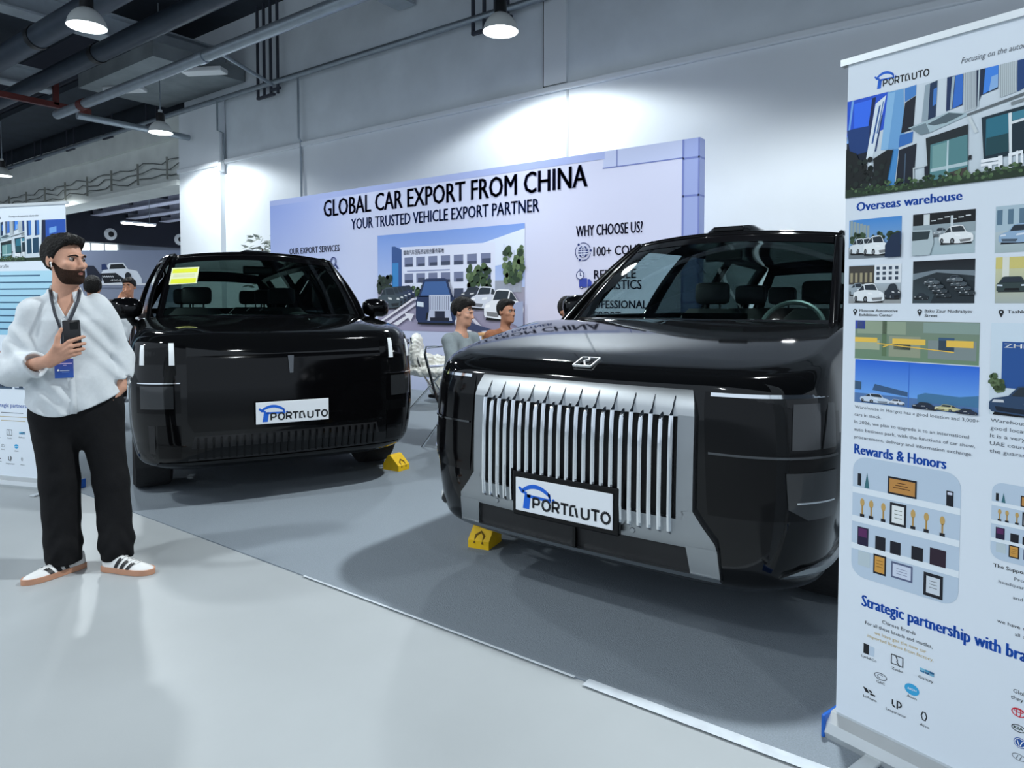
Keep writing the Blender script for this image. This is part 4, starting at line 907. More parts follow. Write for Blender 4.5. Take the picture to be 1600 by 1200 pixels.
# ---- roll-up banners -------------------------------------------------------------------------
HB = rgb(22, 86, 186); GR = rgb(96, 102, 110); PAPER = rgb(222, 230, 238)
FACADE = [(((-.022,.990),(.144,.996),(.140,.641),(-.017,.571)),34,84,206),
 (((-.017,.625),(.096,.692),(.085,.224),(-.007,.011)),10,24,44),
 (((.025,.953),(.094,.960),(.082,.700),(.025,.706)),52,112,240),
 (((.016,.985),(.024,.987),(.006,.560),(-.002,.564)),120,170,230),
 (((.089,.969),(.102,.973),(.083,.571),(.072,.577)),16,34,80),
 (((-.006,.697),(.082,.700),(.079,.445),(.015,.424)),22,60,120),
 (((.141,.991),(.194,.992),(.200,.558),(.180,.420),(.122,.437),(.139,.793)),112,166,214),
 (((.146,.425),(.182,.419),(.170,.045),(.131,.053)),72,142,202),
 (((.142,.978),(.167,.978),(.146,.425),(.122,.437)),140,188,226),
 (((.101,.905),(.137,.969),(.085,.237),(.065,.258)),224,234,240),
 (((.113,.878),(.119,.883),(.095,.514),(.089,.517)),40,84,150),
 (((.126,.911),(.130,.917),(.110,.607),(.106,.610)),60,110,170),
 (((.122,.777),(.127,.781),(.106,.432),(.101,.434)),30,60,110),
 (((.198,.989),(.235,1.000),(.234,.901),(.199,.859)),72,132,200),
 (((.200,.851),(.234,.896),(.228,.579),(.189,.564)),18,26,40),
 (((.185,.548),(.228,.561),(.226,.458),(.182,.432)),52,112,186),
 (((.184,.406),(.240,.441),(.233,.064),(.174,.055)),20,28,42),
 (((.203,.359),(.207,.362),(.204,.063),(.200,.062)),70,90,110),
 (((.263,.974),(.301,.995),(.297,.647),(.254,.637)),150,166,176),
 (((.278,.979),(.300,.993),(.297,.659),(.274,.643)),28,52,84),
 (((.289,.920),(.300,.930),(.298,.777),(.287,.761)),66,122,196),
 (((.329,.998),(.376,.998),(.376,.716),(.328,.688)),24,48,90),
 (((.354,.997),(.375,.998),(.375,.728),(.347,.700)),52,112,200),
 (((.344,.993),(.352,.993),(.345,.699),(.339,.697)),166,184,192),
 (((.377,1.003),(.413,1.008),(.415,.657),(.380,.644)),188,197,202),
 (((.381,1.000),(.383,1.000),(.385,.658),(.384,.657)),150,160,166),
 (((.387,1.001),(.388,1.001),(.391,.660),(.389,.659)),150,160,166),
 (((.392,1.001),(.393,1.001),(.396,.663),(.395,.661)),150,160,166),
 (((.397,1.002),(.399,1.002),(.402,.665),(.400,.664)),150,160,166),
 (((.403,1.002),(.404,1.002),(.407,.667),(.406,.666)),150,160,166),
 (((.408,1.003),(.410,1.003),(.412,.670),(.411,.668)),150,160,166),
 (((.413,1.005),(.473,1.004),(.473,.796),(.428,.768),(.416,.665)),24,42,70),
 (((.438,1.005),(.473,1.004),(.473,.821),(.433,.772)),64,134,226),
 (((.455,.912),(.472,.922),(.473,.810),(.449,.787)),140,180,226),
 (((.419,1.004),(.423,1.005),(.422,.670),(.418,.668)),190,204,210),
 (((.474,1.003),(.521,1.005),(.520,.733),(.479,.711)),194,203,206),
 (((.478,1.003),(.480,1.003),(.482,.717),(.480,.716)),152,162,166),
 (((.484,1.004),(.485,1.004),(.487,.719),(.485,.718)),152,162,166),
 (((.489,1.004),(.490,1.004),(.492,.721),(.490,.720)),152,162,166),
 (((.494,1.005),(.495,1.005),(.497,.724),(.495,.722)),152,162,166),
 (((.499,1.005),(.500,1.005),(.502,.726),(.500,.724)),152,162,166),
 (((.504,1.006),(.505,1.006),(.507,.728),(.505,.727)),152,162,166),
 (((.509,1.006),(.510,1.006),(.512,.730),(.510,.729)),152,162,166),
 (((.514,1.007),(.515,1.007),(.517,.732),(.515,.731)),152,162,166),
 (((.523,1.004),(.541,1.005),(.543,.755),(.524,.731)),30,66,120),
 (((.390,.627),(.543,.717),(.543,.690),(.390,.606)),100,108,112),
 (((.508,.654),(.544,.668),(.544,.641),(.510,.625)),130,138,142),
 (((.212,.601),(.337,.676),(.390,.632),(.390,.609),(.277,.516),(.245,.540)),172,192,198),
 (((.272,.602),(.337,.670),(.382,.631),(.331,.581),(.292,.579)),84,100,108),
 (((.220,.594),(.268,.617),(.281,.520),(.253,.511)),120,138,146),
 (((.269,.472),(.394,.532),(.397,.116),(.280,.070)),30,40,44),
 (((.284,.404),(.393,.441),(.396,.099),(.284,.062)),86,134,138),
 (((.290,.389),(.332,.403),(.334,.178),(.291,.167)),120,162,160),
 (((.286,.176),(.395,.197),(.395,.165),(.286,.146)),182,202,206),
 (((.340,.117),(.394,.150),(.394,.082),(.339,.060)),70,62,58),
 (((.334,.414),(.339,.417),(.339,.064),(.333,.063)),192,212,216),
 (((.390,.604),(.399,.604),(.423,.447),(.413,.441)),206,214,216),
 (((.398,.248),(.406,.250),(.406,.210),(.397,.208)),30,34,40),
 (((.431,.567),(.544,.603),(.548,.193),(.440,.194)),20,44,56),
 (((.444,.546),(.503,.563),(.506,.235),(.445,.220)),42,112,132),
 (((.446,.378),(.505,.391),(.506,.235),(.445,.220)),26,70,78),
 (((.513,.562),(.545,.570),(.545,.499),(.514,.490)),64,132,152),
 (((.503,.563),(.512,.565),(.515,.214),(.508,.212)),226,232,234),
 (((.512,.486),(.545,.499),(.545,.477),(.513,.463)),226,232,234),
 (((.267,.208),(.279,.214),(.281,.057),(.269,.056)),22,28,44),
 (((.231,.211),(.268,.217),(.268,.205),(.231,.199)),200,208,212),
 (((.231,.211),(.235,.212),(.236,.063),(.232,.062)),200,208,212),
 (((.433,.194),(.491,.196),(.491,.169),(.433,.166)),240,243,246),
 (((.433,.157),(.491,.158),(.491,.135),(.433,.132)),240,243,246),
 (((.452,.149),(.463,.149),(.464,.076),(.455,.076)),240,243,246),
 (((.479,.204),(.491,.204),(.492,.097),(.480,.098)),240,243,246),
 (((.506,.213),(.543,.226),(.543,.200),(.507,.185)),240,243,246),
 (((.506,.213),(.515,.214),(.516,.081),(.508,.082)),240,243,246),
 (((.525,.224),(.532,.226),(.533,.092),(.527,.091)),240,243,246),
 (((.538,.225),(.544,.227),(.545,.107),(.540,.104)),240,243,246),
 (((-.009,.502),(.038,.439),(.067,.244),(.091,.068),(-.007,.011)),14,22,24),
 (((.098,.359),(.146,.427),(.165,.415),(.142,.046),(.087,.076),(.101,.243)),16,24,26),
 (((-.008,.091),(.232,.064),(.394,.077),(.549,.089),(.550,-.001),(-.007,-.009)),36,54,38)]
def facade(p, x0, y0, x1, y1):
    """printed photograph of an office front: glass towers left, white piers, doors and a hedge"""
    w, h = x1 - x0, y1 - y0; X = lambda a: x0 + min(1, max(0, a)) * w; Y = lambda b: y0 + min(1, max(0, b)) * h
    p.lay(); p.rect(x0, y0, x1, y1, rgb(200, 211, 218), rgb(212, 221, 228), bump=False)
    q = lambda pts, c, b=True: p.poly([(X(a), Y(b_)) for a, b_ in pts], c, b)
    for a in (.57, .66): q([(a, .62), (a + .05, .64), (a + .05, 1), (a, 1)], rgb(30, 62, 110)); q([(a + .02, .64), (a + .05, .65), (a + .05, 1), (a + .02, 1)], rgb(66, 120, 190))
    q([(.565, .18), (.70, .20), (.70, .58), (.565, .54)], rgb(26, 66, 90)); q([(.62, .19), (.63, .19), (.63, .56), (.62, .56)], rgb(220, 228, 230))
    q([(.72, .0), (1, 0), (1, 1), (.74, 1)], rgb(16, 30, 60)); q([(.78, .55), (1, .62), (1, 1), (.78, 1)], rgb(34, 80, 170)); q([(.82, .66), (.9, .7), (.9, .84), (.82, .8)], rgb(110, 160, 220)); q([(.54, 0), (1, 0), (1, .10), (.54, .08)], rgb(34, 52, 38))
    for pts, r, g, b in FACADE: q(pts, rgb(r, g, b))
    G = [rgb(44, 70, 42), rgb(30, 50, 34), rgb(86, 112, 74), rgb(60, 86, 54)]
    for k in range(170):
        u = random.uniform(.01, .54); zb = .02 + .02 * random.random(); p.ell(X(u), Y(zb + random.uniform(0, .09)), w * .006, h * .016, random.choice(G), 6, bump=(k % 12 == 0))
    for k in range(30): p.ell(X(random.uniform(.01, .14)), Y(random.uniform(.1, .36)), w * .010, h * .03, random.choice([rgb(14, 22, 22), rgb(24, 38, 34)]), 7, bump=(k % 10 == 0))
def lot(p, x0, y0, x1, y1, kind):
    w, h = x1 - x0, y1 - y0; X = lambda a: x0 + a * w; Y = lambda b: y0 + b * h
    p.lay()
    if kind == 1:
        p.rect(x0, y0, x1, y1, rgb(150, 180, 205), rgb(70, 140, 210), bump=False); p.lay(); p.rect(x0, y0, x1, Y(.3), rgb(120, 128, 134), bump=False)
        for k in range(6): p.rect(X(.02 + k * .065), Y(.5), X(.075 + k * .065), Y(.98 - .03 * k), rgb(150, 165, 165), bump=False)
        foliage(p, X(.02), X(.98), Y(.42), Y(.62), 40, [rgb(40, 60, 40), rgb(58, 80, 54)], w * .06)
        for k in range(3): draw_car(p, X(.02 + k * .14), Y(.1), w * .4, h * .42, rgb(222, 228, 232), flip=True)
        draw_car(p, X(.30), Y(.06), w * .5, h * .5, rgb(236, 240, 242), flip=True); p.poly([(X(.72), Y(0)), (x1, Y(0)), (x1, Y(.62)), (X(.84), Y(.55)), (X(.72), Y(.3))], rgb(24, 44, 72))
    elif kind == 2:
        p.rect(x0, y0, x1, y1, rgb(168, 188, 194), rgb(200, 208, 212), bump=False); p.rect(x0, Y(.72), x1, y1, rgb(18, 22, 26)); p.lay()
        for k in range(6): p.rect(X(.3 + .11 * k), Y(.8 + .03 * (k % 3)), X(.38 + .11 * k), Y(.82 + .03 * (k % 3)), rgb(240, 244, 246), bump=False)
        p.rect(X(.18), Y(.4), X(.28), Y(.98), rgb(214, 220, 222)); p.rect(x0, Y(.50), x1, Y(.72), rgb(150, 164, 170)); p.rect(X(.62), Y(.45), X(.66), Y(.9), rgb(206, 214, 218))
        draw_car(p, X(.34), Y(.42), w * .25, h * .22, rgb(150, 160, 165)); draw_car(p, X(.44), Y(.22), w * .54, h * .44, rgb(238, 240, 240), rgb(50, 58, 64), flip=True)
        p.poly([(x0, y0), (X(.30), y0), (X(.36), Y(.3)), (X(.33), Y(.6)), (x0, Y(.62))], rgb(180, 194, 198)); p.poly([(X(.0), Y(.36)), (X(.27), Y(.38)), (X(.30), Y(.57)), (x0, Y(.58))], rgb(44, 58, 62))
    elif kind == 3:
        p.rect(x0, y0, x1, y1, rgb(150, 152, 152), rgb(190, 206, 218), bump=False); p.lay()
        p.rect(x0, Y(.5), X(.5), Y(.98), rgb(70, 66, 60), bump=False); p.rect(X(.5), Y(.52), x1, y1, rgb(226, 230, 234), bump=False); p.lay()
        for r_ in range(3):
            for k in range(4): p.rect(X(.54 + k * .115), Y(.60 + r_ * .13), X(.60 + k * .115), Y(.68 + r_ * .13), rgb(60, 74, 90), bump=False)
        for k in range(5): p.rect(X(.03 + k * .095), Y(.55), X(.08 + k * .095), Y(.8), rgb(160, 150, 120), bump=False)
        draw_car(p, X(.0), Y(.2), w * .36, h * .34, rgb(160, 172, 180), flip=True); draw_car(p, X(.10), Y(.02), w * .6, h * .5, rgb(232, 236, 238), flip=True); draw_car(p, X(.70), Y(.1), w * .3, h * .4, rgb(40, 48, 58), flip=True)
    elif kind == 4:
        p.rect(x0, y0, x1, y1, rgb(60, 74, 80), rgb(16, 20, 28), bump=False); p.lay()
        p.poly([(x0, Y(.55)), (X(.4), Y(.72)), (x1, Y(.62)), (x1, Y(.74)), (X(.4), Y(.78)), (x0, Y(.7))], rgb(120, 132, 140), False); p.poly([(X(.3), Y(.0)), (x1, Y(.0)), (x1, Y(.5)), (X(.5), Y(.62))], rgb(34, 44, 50), False)
        for k in range(9): draw_car(p, X(.02 + (k * .37) % .8), Y(.08 + .05 * k), w * .26, h * .16, rgb(30 + 8 * k, 40 + 8 * k, 46 + 8 * k))
    elif kind == 5:
        p.rect(x0, y0, x1, y1, rgb(170, 186, 188), rgb(206, 216, 220), bump=False)
        p.poly([(x0, Y(.45)), (x1, Y(.55)), (x1, y1), (x0, y1)], rgb(176, 196, 206)); p.lay()
        for k in range(6): p.rect(X(.02 + .16 * k), Y(.6), X(.10 + .16 * k), Y(.92), rgb(92, 120, 140), bump=False)
        draw_car(p, X(.05), Y(.18), w * .7, h * .42, rgb(150, 178, 205)); draw_car(p, X(.5), Y(.1), w * .6, h * .5, rgb(50, 52, 58))
    elif kind == 6:
        p.rect(x0, y0, x1, y1, rgb(170, 178, 172), rgb(216, 212, 160), bump=False); p.rect(x0, Y(.75), x1, y1, rgb(214, 200, 120)); p.rect(X(.1), Y(.3), X(.2), y1, rgb(226, 226, 214))
        draw_car(p, X(.02), Y(.24), w * .45, h * .34, rgb(52, 66, 66), kind='front'); draw_car(p, X(.45), Y(.26), w * .4, h * .34, rgb(58, 62, 66))
def aerial(p, x0, y0, x1, y1):
    w, h = x1 - x0, y1 - y0; X = lambda a: x0 + a * w; Y = lambda b: y0 + b * h
    p.rect(x0, y0, x1, y1, rgb(112, 140, 112), rgb(126, 140, 124)); p.lay()
    for (a, b, c, d, col) in ((0, .78, .09, 1, (60, 80, 170)), (.02, .66, .44, .98, (150, 164, 140)), (.58, .72, 1, .98, (140, 160, 150)), (.3, .1, .56, .62, (150, 156, 132)), (.0, .25, .22, .5, (170, 178, 150)), (.62, .1, .98, .55, (130, 142, 140)), (.7, .3, .82, .62, (60, 90, 120)), (.34, .28, .48, .42, (74, 90, 84)), (.24, .1, .28, 1, (96, 120, 88))): p.rect(X(a), Y(b), X(c), Y(d), rgb(*col), bump=False)
    p.lay(); YL = rgb(240, 196, 84)
    for (a, b, c, d) in ((.0, .44, .2, .56), (.33, .42, .6, .56), (.76, .40, .96, .56)): p.rect(X(a), Y(b), X(c), Y(d), YL, bump=False)
    p.line(X(.2), Y(.42), X(.82), Y(.28), h * .025, YL); p.line(X(.33), Y(.42), X(.25), Y(.33), h * .025, YL)
def sky_lot(p, x0, y0, x1, y1):
    w, h = x1 - x0, y1 - y0; X = lambda a: x0 + a * w; Y = lambda b: y0 + b * h
    p.rect(x0, y0, x1, y1, rgb(120, 178, 240), rgb(44, 106, 214)); p.rect(x0, y0, x1, Y(.22), rgb(84, 120, 170)); p.lay()
    p.poly([(X(.16), Y(.32)), (X(.46), Y(.24)), (X(.46), Y(.34)), (X(.18), Y(.46))], rgb(60, 92, 130), False); p.poly([(x0, Y(.3)), (X(.06), Y(.3)), (X(.06), Y(.48)), (x0, Y(.5))], rgb(60, 90, 120), False)
    p.poly([(X(.54), Y(.14)), (x1, Y(.16)), (x1, Y(.4)), (X(.86), Y(.34)), (X(.60), Y(.36)), (X(.54), Y(.30))], rgb(70, 120, 160), False); p.rect(X(.465), y0, X(.47), y1, rgb(52, 110, 210), bump=False)
    draw_car(p, X(.05), Y(.02), w * .26, h * .22, rgb(200, 214, 230), flip=True); draw_car(p, X(.3), Y(.04), w * .14, h * .12, rgb(220, 226, 236)); draw_car(p, X(.5), Y(0), w * .2, h * .16, rgb(34, 46, 66)); draw_car(p, X(.68), Y(.02), w * .2, h * .14, rgb(206, 200, 150)); draw_car(p, X(.84), Y(.0), w * .16, h * .12, rgb(40, 50, 70))
def tower(p, x0, y0, x1, y1):
    w, h = x1 - x0, y1 - y0; X = lambda a: x0 + a * w; Y = lambda b: y0 + b * h
    p.rect(x0, y0, x1, y1, rgb(206, 218, 226), rgb(212, 226, 236)); p.poly([(X(.12), Y(.3)), (X(.45), Y(.3)), (X(.45), Y(.78)), (X(.38), Y(.80)), (X(.12), Y(.80))], rgb(40, 84, 150)); p.rect(X(.45), Y(.3), x1, Y(.74), rgb(216, 222, 230)); p.lay()
    p.text('ZHL', X(.14), Y(.735), X(.40), h * .045, (1, 1, 1), bold=.02)
    for r_ in range(3):
        for k in range(3): p.rect(X(.5 + .17 * k), Y(.34 + .13 * r_), X(.62 + .17 * k), Y(.43 + .13 * r_), rgb(84, 100, 126), bump=False)
    foliage(p, X(0), X(.14), Y(.28), Y(.42), 16, GREENS, w * .05); draw_car(p, x0, y0, w * 1.0, h * .34, rgb(46, 70, 100))
def shelves(p, x0, y0, x1, y1, full=True):
    w, h = x1 - x0, y1 - y0; X = lambda a: x0 + a * w; Y = lambda b: y0 + b * h
    S = rgb(188, 204, 220); SH = rgb(226, 234, 240)
    p.rrect(x0, y0, x1, y1, min(w, h) * .14, S); p.lay()
    for b in (.725, .485, .255): p.rect(x0, Y(b - .03), x1, Y(b + .02), SH, bump=False)
    p.lay(); DK = rgb(26, 28, 36); GO = rgb(176, 138, 72); q = lambda a, b, c, d, col: p.rect(X(a), Y(b), X(c), Y(d), col, bump=False)
    q(.05, .76, .085, .86, DK); p.poly([(X(.12), Y(.75)), (X(.17), Y(.75)), (X(.145), Y(.88))], rgb(60, 110, 120), False); q(.35, .745, .62, .885, DK); q(.88, .745, .94, .86, DK)
    for a in (.08, .17, .29, .57, .69, .83): q(a, .505, a + .045, .53, DK); q(a + .015, .53, a + .03, .60, GO); p.ell(X(a + .022), Y(.625), w * .022, h * .035, rgb(196, 160, 96), 10, bump=False)
    q(.375, .50, .53, .68, DK); q(.06, .27, .17, .42, rgb(34, 28, 58)); q(.24, .27, .34, .38, DK); q(.385, .27, .485, .37, rgb(24, 26, 36)); q(.585, .27, .69, .375, DK); q(.75, .27, .89, .40, rgb(46, 32, 46))
    q(.07, .10, .19, .22, rgb(186, 200, 206)); q(.225, .07, .35, .23, DK); q(.40, .08, .60, .21, rgb(90, 100, 130)); q(.70, .02, .87, .20, DK)
    p.lay(); q(.365, .76, .605, .87, rgb(190, 136, 72)); q(.395, .52, .51, .66, rgb(230, 234, 234)); q(.24, .085, .335, .215, rgb(204, 150, 70)); q(.415, .095, .585, .195, rgb(206, 214, 230)); q(.725, .045, .845, .175, rgb(206, 214, 222)); q(.07, .34, .155, .41, rgb(90, 40, 90)); q(.89, .83, .93, .85, rgb(206, 210, 226))
    p.lay(); 
    for k in range(3): q(.40 + .02 * k, .80 + .02 * k, .56 - .02 * k, .806 + .02 * k, rgb(90, 54, 26)); q(.42, .56 + .03 * k, .49, .565 + .03 * k, rgb(110, 120, 110)); q(.45, .12 + .02 * k, .55, .124 + .02 * k, rgb(120, 130, 160)); q(.75, .09 + .025 * k, .82, .094 + .025 * k, rgb(80, 84, 92)); q(.255, .13 + .025 * k, .32, .134 + .025 * k, rgb(120, 80, 30))
def logo_strip(part, X, Z, sc=1.0):
    """the small maker marks of the lower banner, X/Z map banner metres; part(name) opens a new print"""
    T = lambda t, x, z, w_, c=INK: p.text(t, X(x), Z(z), X(x + w_), .0075 * sc, c)
    p = part('maker_mark_print'); p.rect(X(.083), Z(.297), X(.100), Z(.328), INK, bump=False); p.rect(X(.100), Z(.297), X(.116), Z(.326), rgb(190, 206, 222), bump=False); T('Lynk&Co', .078, .283, .045)
    a, b, c, d = .165, .299, .200, .329; t = .0025; p = part('maker_mark_print')
    for q in ((a, b, c, b + t), (a, d - t, c, d), (a, b, a + t, d), (c - t, b, c, d)): p.rect(X(q[0]), Z(q[1]), X(q[2]), Z(q[3]), INK)
    p.line(X(.178), Z(.329), X(.184), Z(.315), t, INK); p.line(X(.184), Z(.315), X(.182), Z(.311), t, INK); p.line(X(.182), Z(.311), X(.190), Z(.299), t, INK); T('Zeekr', .168, .283, .033)
    p = part('maker_mark_print')
    for k in range(3): p.rect(X(.246 + .013 * k), Z(.309), X(.258 + .013 * k), Z(.314), (rgb(60, 130, 170), rgb(40, 90, 130), rgb(110, 170, 200))[k]); p.rect(X(.246 + .013 * k), Z(.315), X(.258 + .013 * k), Z(.321), (rgb(120, 190, 215), rgb(70, 150, 185), rgb(40, 100, 140))[k])
    T('Galaxy', .243, .29, .04); p = part('maker_mark_print')
    p.ring(X(.136), Z(.245), .019, .011, .0025, GR); p.ring(X(.136), Z(.245), .010, .006, .002, GR, 14, .5, 4.5); T('GAC', .124, .223, .025); p = part('maker_mark_print')
    p.ell(X(.2255), Z(.2455), .0205, .0165, rgb(58, 164, 214), 24); p.text('AION', X(.213), Z(.243), X(.238), .006, (1, 1, 1)); T('Aion', .212, .219, .027); p = part('maker_mark_print')
    p.poly([(X(.084), Z(.192)), (X(.096), Z(.190)), (X(.104), Z(.178)), (X(.092), Z(.178))], INK); p.poly([(X(.100), Z(.190)), (X(.112), Z(.187)), (X(.112), Z(.182)), (X(.106), Z(.182))], INK); p.rect(X(.106), Z(.175), X(.121), Z(.180), INK); T('LiAuto', .086, .160, .04); p = part('maker_mark_print')
    p.rect(X(.170), Z(.176), X(.174), Z(.191), INK); p.poly([(X(.170), Z(.173)), (X(.180), Z(.168)), (X(.180), Z(.173)), (X(.174), Z(.177))], INK); p.rect(X(.184), Z(.168), X(.188), Z(.194), INK); p.ring(X(.189), Z(.184), .010, .010, .004, INK, 12, -1.6, 1.6); T('Leapmotor', .154, .152, .058); p = part('maker_mark_print')
    p.ring(X(.260), Z(.182), .009, .015, .0035, INK, 6); T('Aito', .249, .151, .026)

def rollup(name, label, loc, rz, Wb, variant):
    """upright roll-up banner; own x runs to the right as seen from the printed side, printed side faces -y"""
    t = thing(name, label, 'banner', loc, rz)
    Z0, Z1 = .068, 2.118
    b = MB(); b.loft([[(x, y, z) for y, z in ((-.05, .0), (-.055, .02), (-.045, .05), (-.015, .072), (.04, .072), (.085, .045), (.095, .01), (.09, .0))] for x in (-.012, Wb + .012)]); b.build('cassette', m_alu, t)
    cb = mat('blue_end_cap', rgb(26, 96, 190), .4)
    for x in (-.014, Wb + .014): MB().box((x, .02, .036), (.012, .155, .074), bev=.005).build('end_cap', cb, t)
    for x in (.14, Wb - .14): MB().box((x, -.06, .006), (.05, .30, .011), bev=.004).build('foot', m_alu, t)
    sh = MB(); n = 14
    sh.loft([[(0, y, z), (Wb, y, z), (Wb, y + .0016, z), (0, y + .0016, z)] for z, y in [(Z0 - .02 + (Z1 - Z0 + .02) * i / n, -.002) for i in range(n + 1)]]); sh.build('printed_sheet', mat('banner_sheet', PAPER, .5, noise=.01, nscale=5), t)
    MB().loft([[(x, y, Z1 + z) for y, z in ((-.012, -.008), (.012, -.008), (.012, .012), (-.012, .012))] for x in (-.02, Wb + .02)]).build('top_rail', m_alu, t)
    MB().tube([(Wb / 2, .06, .06), (Wb / 2, .03, Z1 + .005)], .009, 8).build('support_pole', m_alu, t)
    O = (0, -.002, 0); U = (1, 0, 0); N = (0, -1, 0)
    pend = []
    def part(nm): q = Print(.00025); pend.append((nm, q)); return q
    def flush():
        for nm, q in pend: q.build(nm, O, U, N, t, off=.0015)
        pend.clear()
    p = Print(.00025); p.rect(0, Z0 - .01, Wb, Z1 - .008, PAPER)
    brand_plate(p, .075, 2.010, .160, .062, .055)
    p.text('Focusing on the automotive industry chain', .313, 2.03, .313 + .285, .0150, GR, skew=.25); p.build('header_print', O, U, N, t, off=.0008)
    p = Print(.00004); facade(p, 0.0, 1.703, Wb, 2.002); p.build('office_photo_print', O, U, N, t, off=.0015)
    if variant == 'left':
        p = Print(.00025); p.text('Company profile', .06, 1.655, .30, .026, GR); p.rect(.0, 1.15, Wb, 1.63, rgb(150, 200, 224), rgb(176, 216, 232))
        for k in range(9): p.rect(.05, 1.59 - .05 * k, Wb - (.06 if k % 3 else .25), 1.60 - .05 * k, rgb(60, 96, 124))
        p.build('profile_print', O, U, N, t, off=.0015)
        p = Print(.00025)
        for r_, z in enumerate((.90, .74)):
            for c_ in range(3):
                x = .08 + c_ * .245; p.rect(x, z, x + .22, z + .13, rgb(70, 90, 110), rgb(150, 170, 190)); p.lay()
                for k in range(11): p.rect(x + .008 + .019 * k, z + .01, x + .022 + .019 * k, z + .075 + .015 * (k % 3), random.choice([rgb(20, 26, 44), rgb(206, 210, 220), rgb(34, 52, 90), rgb(16, 18, 26)]), bump=False); p.ell(x + .015 + .019 * k, z + .088 + .015 * (k % 3), .006, .008, rgb(190, 150, 130), 8, bump=False)
        p.build('team_photos_print', O, U, N, t, off=.0015)
        p = Print(.00025); p.text('Strategic partnership with brands', .10, .60, .72, .030, HB, bold=.012); p.rect(.18, .555, .40, .56, GR); p.rect(.14, .525, .46, .53, rgb(190, 176, 140)); p.rect(.18, .495, .42, .50, rgb(190, 176, 140))
        p.build('partnership_heading_print', O, U, N, t, off=.0015); logo_strip(part, lambda x: (x - .05) * 1.5 + .06, lambda z: (z - .15) * 1.5 + .16, 1.2); flush()
        return t
    p = Print(.00025); p.text('Overseas warehouse', .034, 1.660, .325, .026, HB, bold=.03)
    p.build('warehouse_heading_print', O, U, N, t, off=.0015)
    for (a, b, c, d, k) in ((.013, 1.514, .168, 1.633, 1), (.199, 1.514, .358, 1.632, 2), (.405, 1.510, .56, 1.632, 5), (.015, 1.377, .170, 1.494, 3), (.202, 1.377, .360, 1.498, 4), (.408, 1.377, .563, 1.498, 6), (.60, 1.514, Wb - .03, 1.632, 2), (.60, 1.377, Wb - .03, 1.498, 1)):
        p = Print(.00025); lot(p, a, b, c, d, k); p.build('car_lot_photo_print', O, U, N, t, off=.0015)
    for x, l1, l2, w1, w2 in ((.050, 'Moscow Automotive', 'Exhibition Center', .112, .098), (.236, 'Baku Zaur Nudiraliyev', 'Street', .12, .034), (.437, 'Tashkent', '', .06, 0)):
        p = part('place_name_print'); p.text(l1, x, 1.351, x + w1, .0085, INK, bold=.01)
        if l2: p.text(l2, x, 1.338, x + w2, .0085, INK, bold=.01)
        p.ell(x - .0135, 1.354, .0062, .0062, INK, 14); p.poly([(x - .019, 1.352), (x - .008, 1.352), (x - .0135, 1.339)], INK); p.ell(x - .0135, 1.354, .0025, .0025, PAPER, 10)
    flush()
    p = Print(.00025); aerial(p, .038, 1.208, .375, 1.325); p.build('aerial_photo_print', O, U, N, t, off=.0015)
    p = Print(.00025); sky_lot(p, .040, 1.073, .377, 1.205); p.build('blue_sky_photo_print', O, U, N, t, off=.0015)
    p = Print(.00025); tower(p, .402, 1.081, .62, 1.325); p.build('tower_photo_print', O, U, N, t, off=.0015)
    p = part('warehouse_text_print')
    for k, (l, w_) in enumerate((('Warehouse in Horgos has a good location and 3,000+', .338), ('cars in stock.', .08), ('In 2026, we plan to upgrade it to an international', .315), ('auto business park, with the functions of car show,', .33), ('procurement, delivery and information exchange.', .325))): p.text(l, .041, 1.053 - .0232 * k, .041 + w_, .0095, GR)
    p = part('warehouse_text_print')
    for k, (l, w_) in enumerate((('Warehouse in Dubai has a', .20), ('good location near the port.', .215), ('It is a very important hub for', .225), ('UAE countries, and gives', .19), ('the guarantee of delivery.', .20))): p.text(l, .406, 1.060 - .0205 * k, .406 + w_, .0100, GR)
    flush()
    p = Print(.00025); p.text('Rewards & Honors', .042, .912, .302, .030, HB, bold=.03); p.build('honours_heading_print', O, U, N, t, off=.0015)
    p = Print(.00025); shelves(p, .040, .53, .340, .905); p.build('trophy_shelf_print', O, U, N, t, off=.0015)
    p = Print(.00025); shelves(p, .414, .694, .60, .901); p.build('trophy_shelf_print', O, U, N, t, off=.0015)
    p = part('support_text_print'); p.text('The Support and trust of', .422, .672, .58, .0095, INK, bold=.015); p.text('Provincial and city', .47, .650, .585, .0085, GR); p.text('headquarters of the group', .435, .632, .60, .0085, GR); p = part('support_text_print'); p.text('and partners', .468, .60, .55, .0085, GR); p = part('support_text_print'); p.text('we have reached agreements', .434, .525, .62, .0095, INK); p.text('all over the world', .475, .504, .58, .0085, GR)
    flush()
    p = Print(.00025); p.text('Strategic partnership with brands', .074, .443, .552, .034, HB, bold=.03); p.build('partnership_heading_print', O, U, N, t, off=.0015)
    p = Print(.00025); p.text('Chinese Brands', .137, .410, .232, .0105, INK); p.text('For all these brands and modles,', .087, .389, .278, .0105, INK); p.text('we have got the new car', .115, .369, .262, .0095, rgb(200, 176, 120)); p.text('imported license from factory.', .095, .352, .282, .0095, rgb(200, 176, 120))
    p.build('brands_text_print', O, U, N, t, off=.0015); logo_strip(part, lambda x: x, lambda z: z); p = part('brands_text_print')
    p.text('Global brands which', .475, .352, .60, .0105, INK); p.text('they are importing', .470, .334, .59, .0105, INK)
    p = part('maker_mark_print'); p.ring(.488, .303, .016, .012, .0025, rgb(206, 40, 60)); p.ring(.488, .303, .006, .012, .002, rgb(206, 40, 60)); p.ring(.488, .308, .011, .005, .002, rgb(206, 40, 60))
    p = part('maker_mark_print'); p.ring(.489, .261, .016, .010, .002, INK); p.text('KIA', .478, .2575, .500, .008, rgb(30, 60, 40), bold=.02)
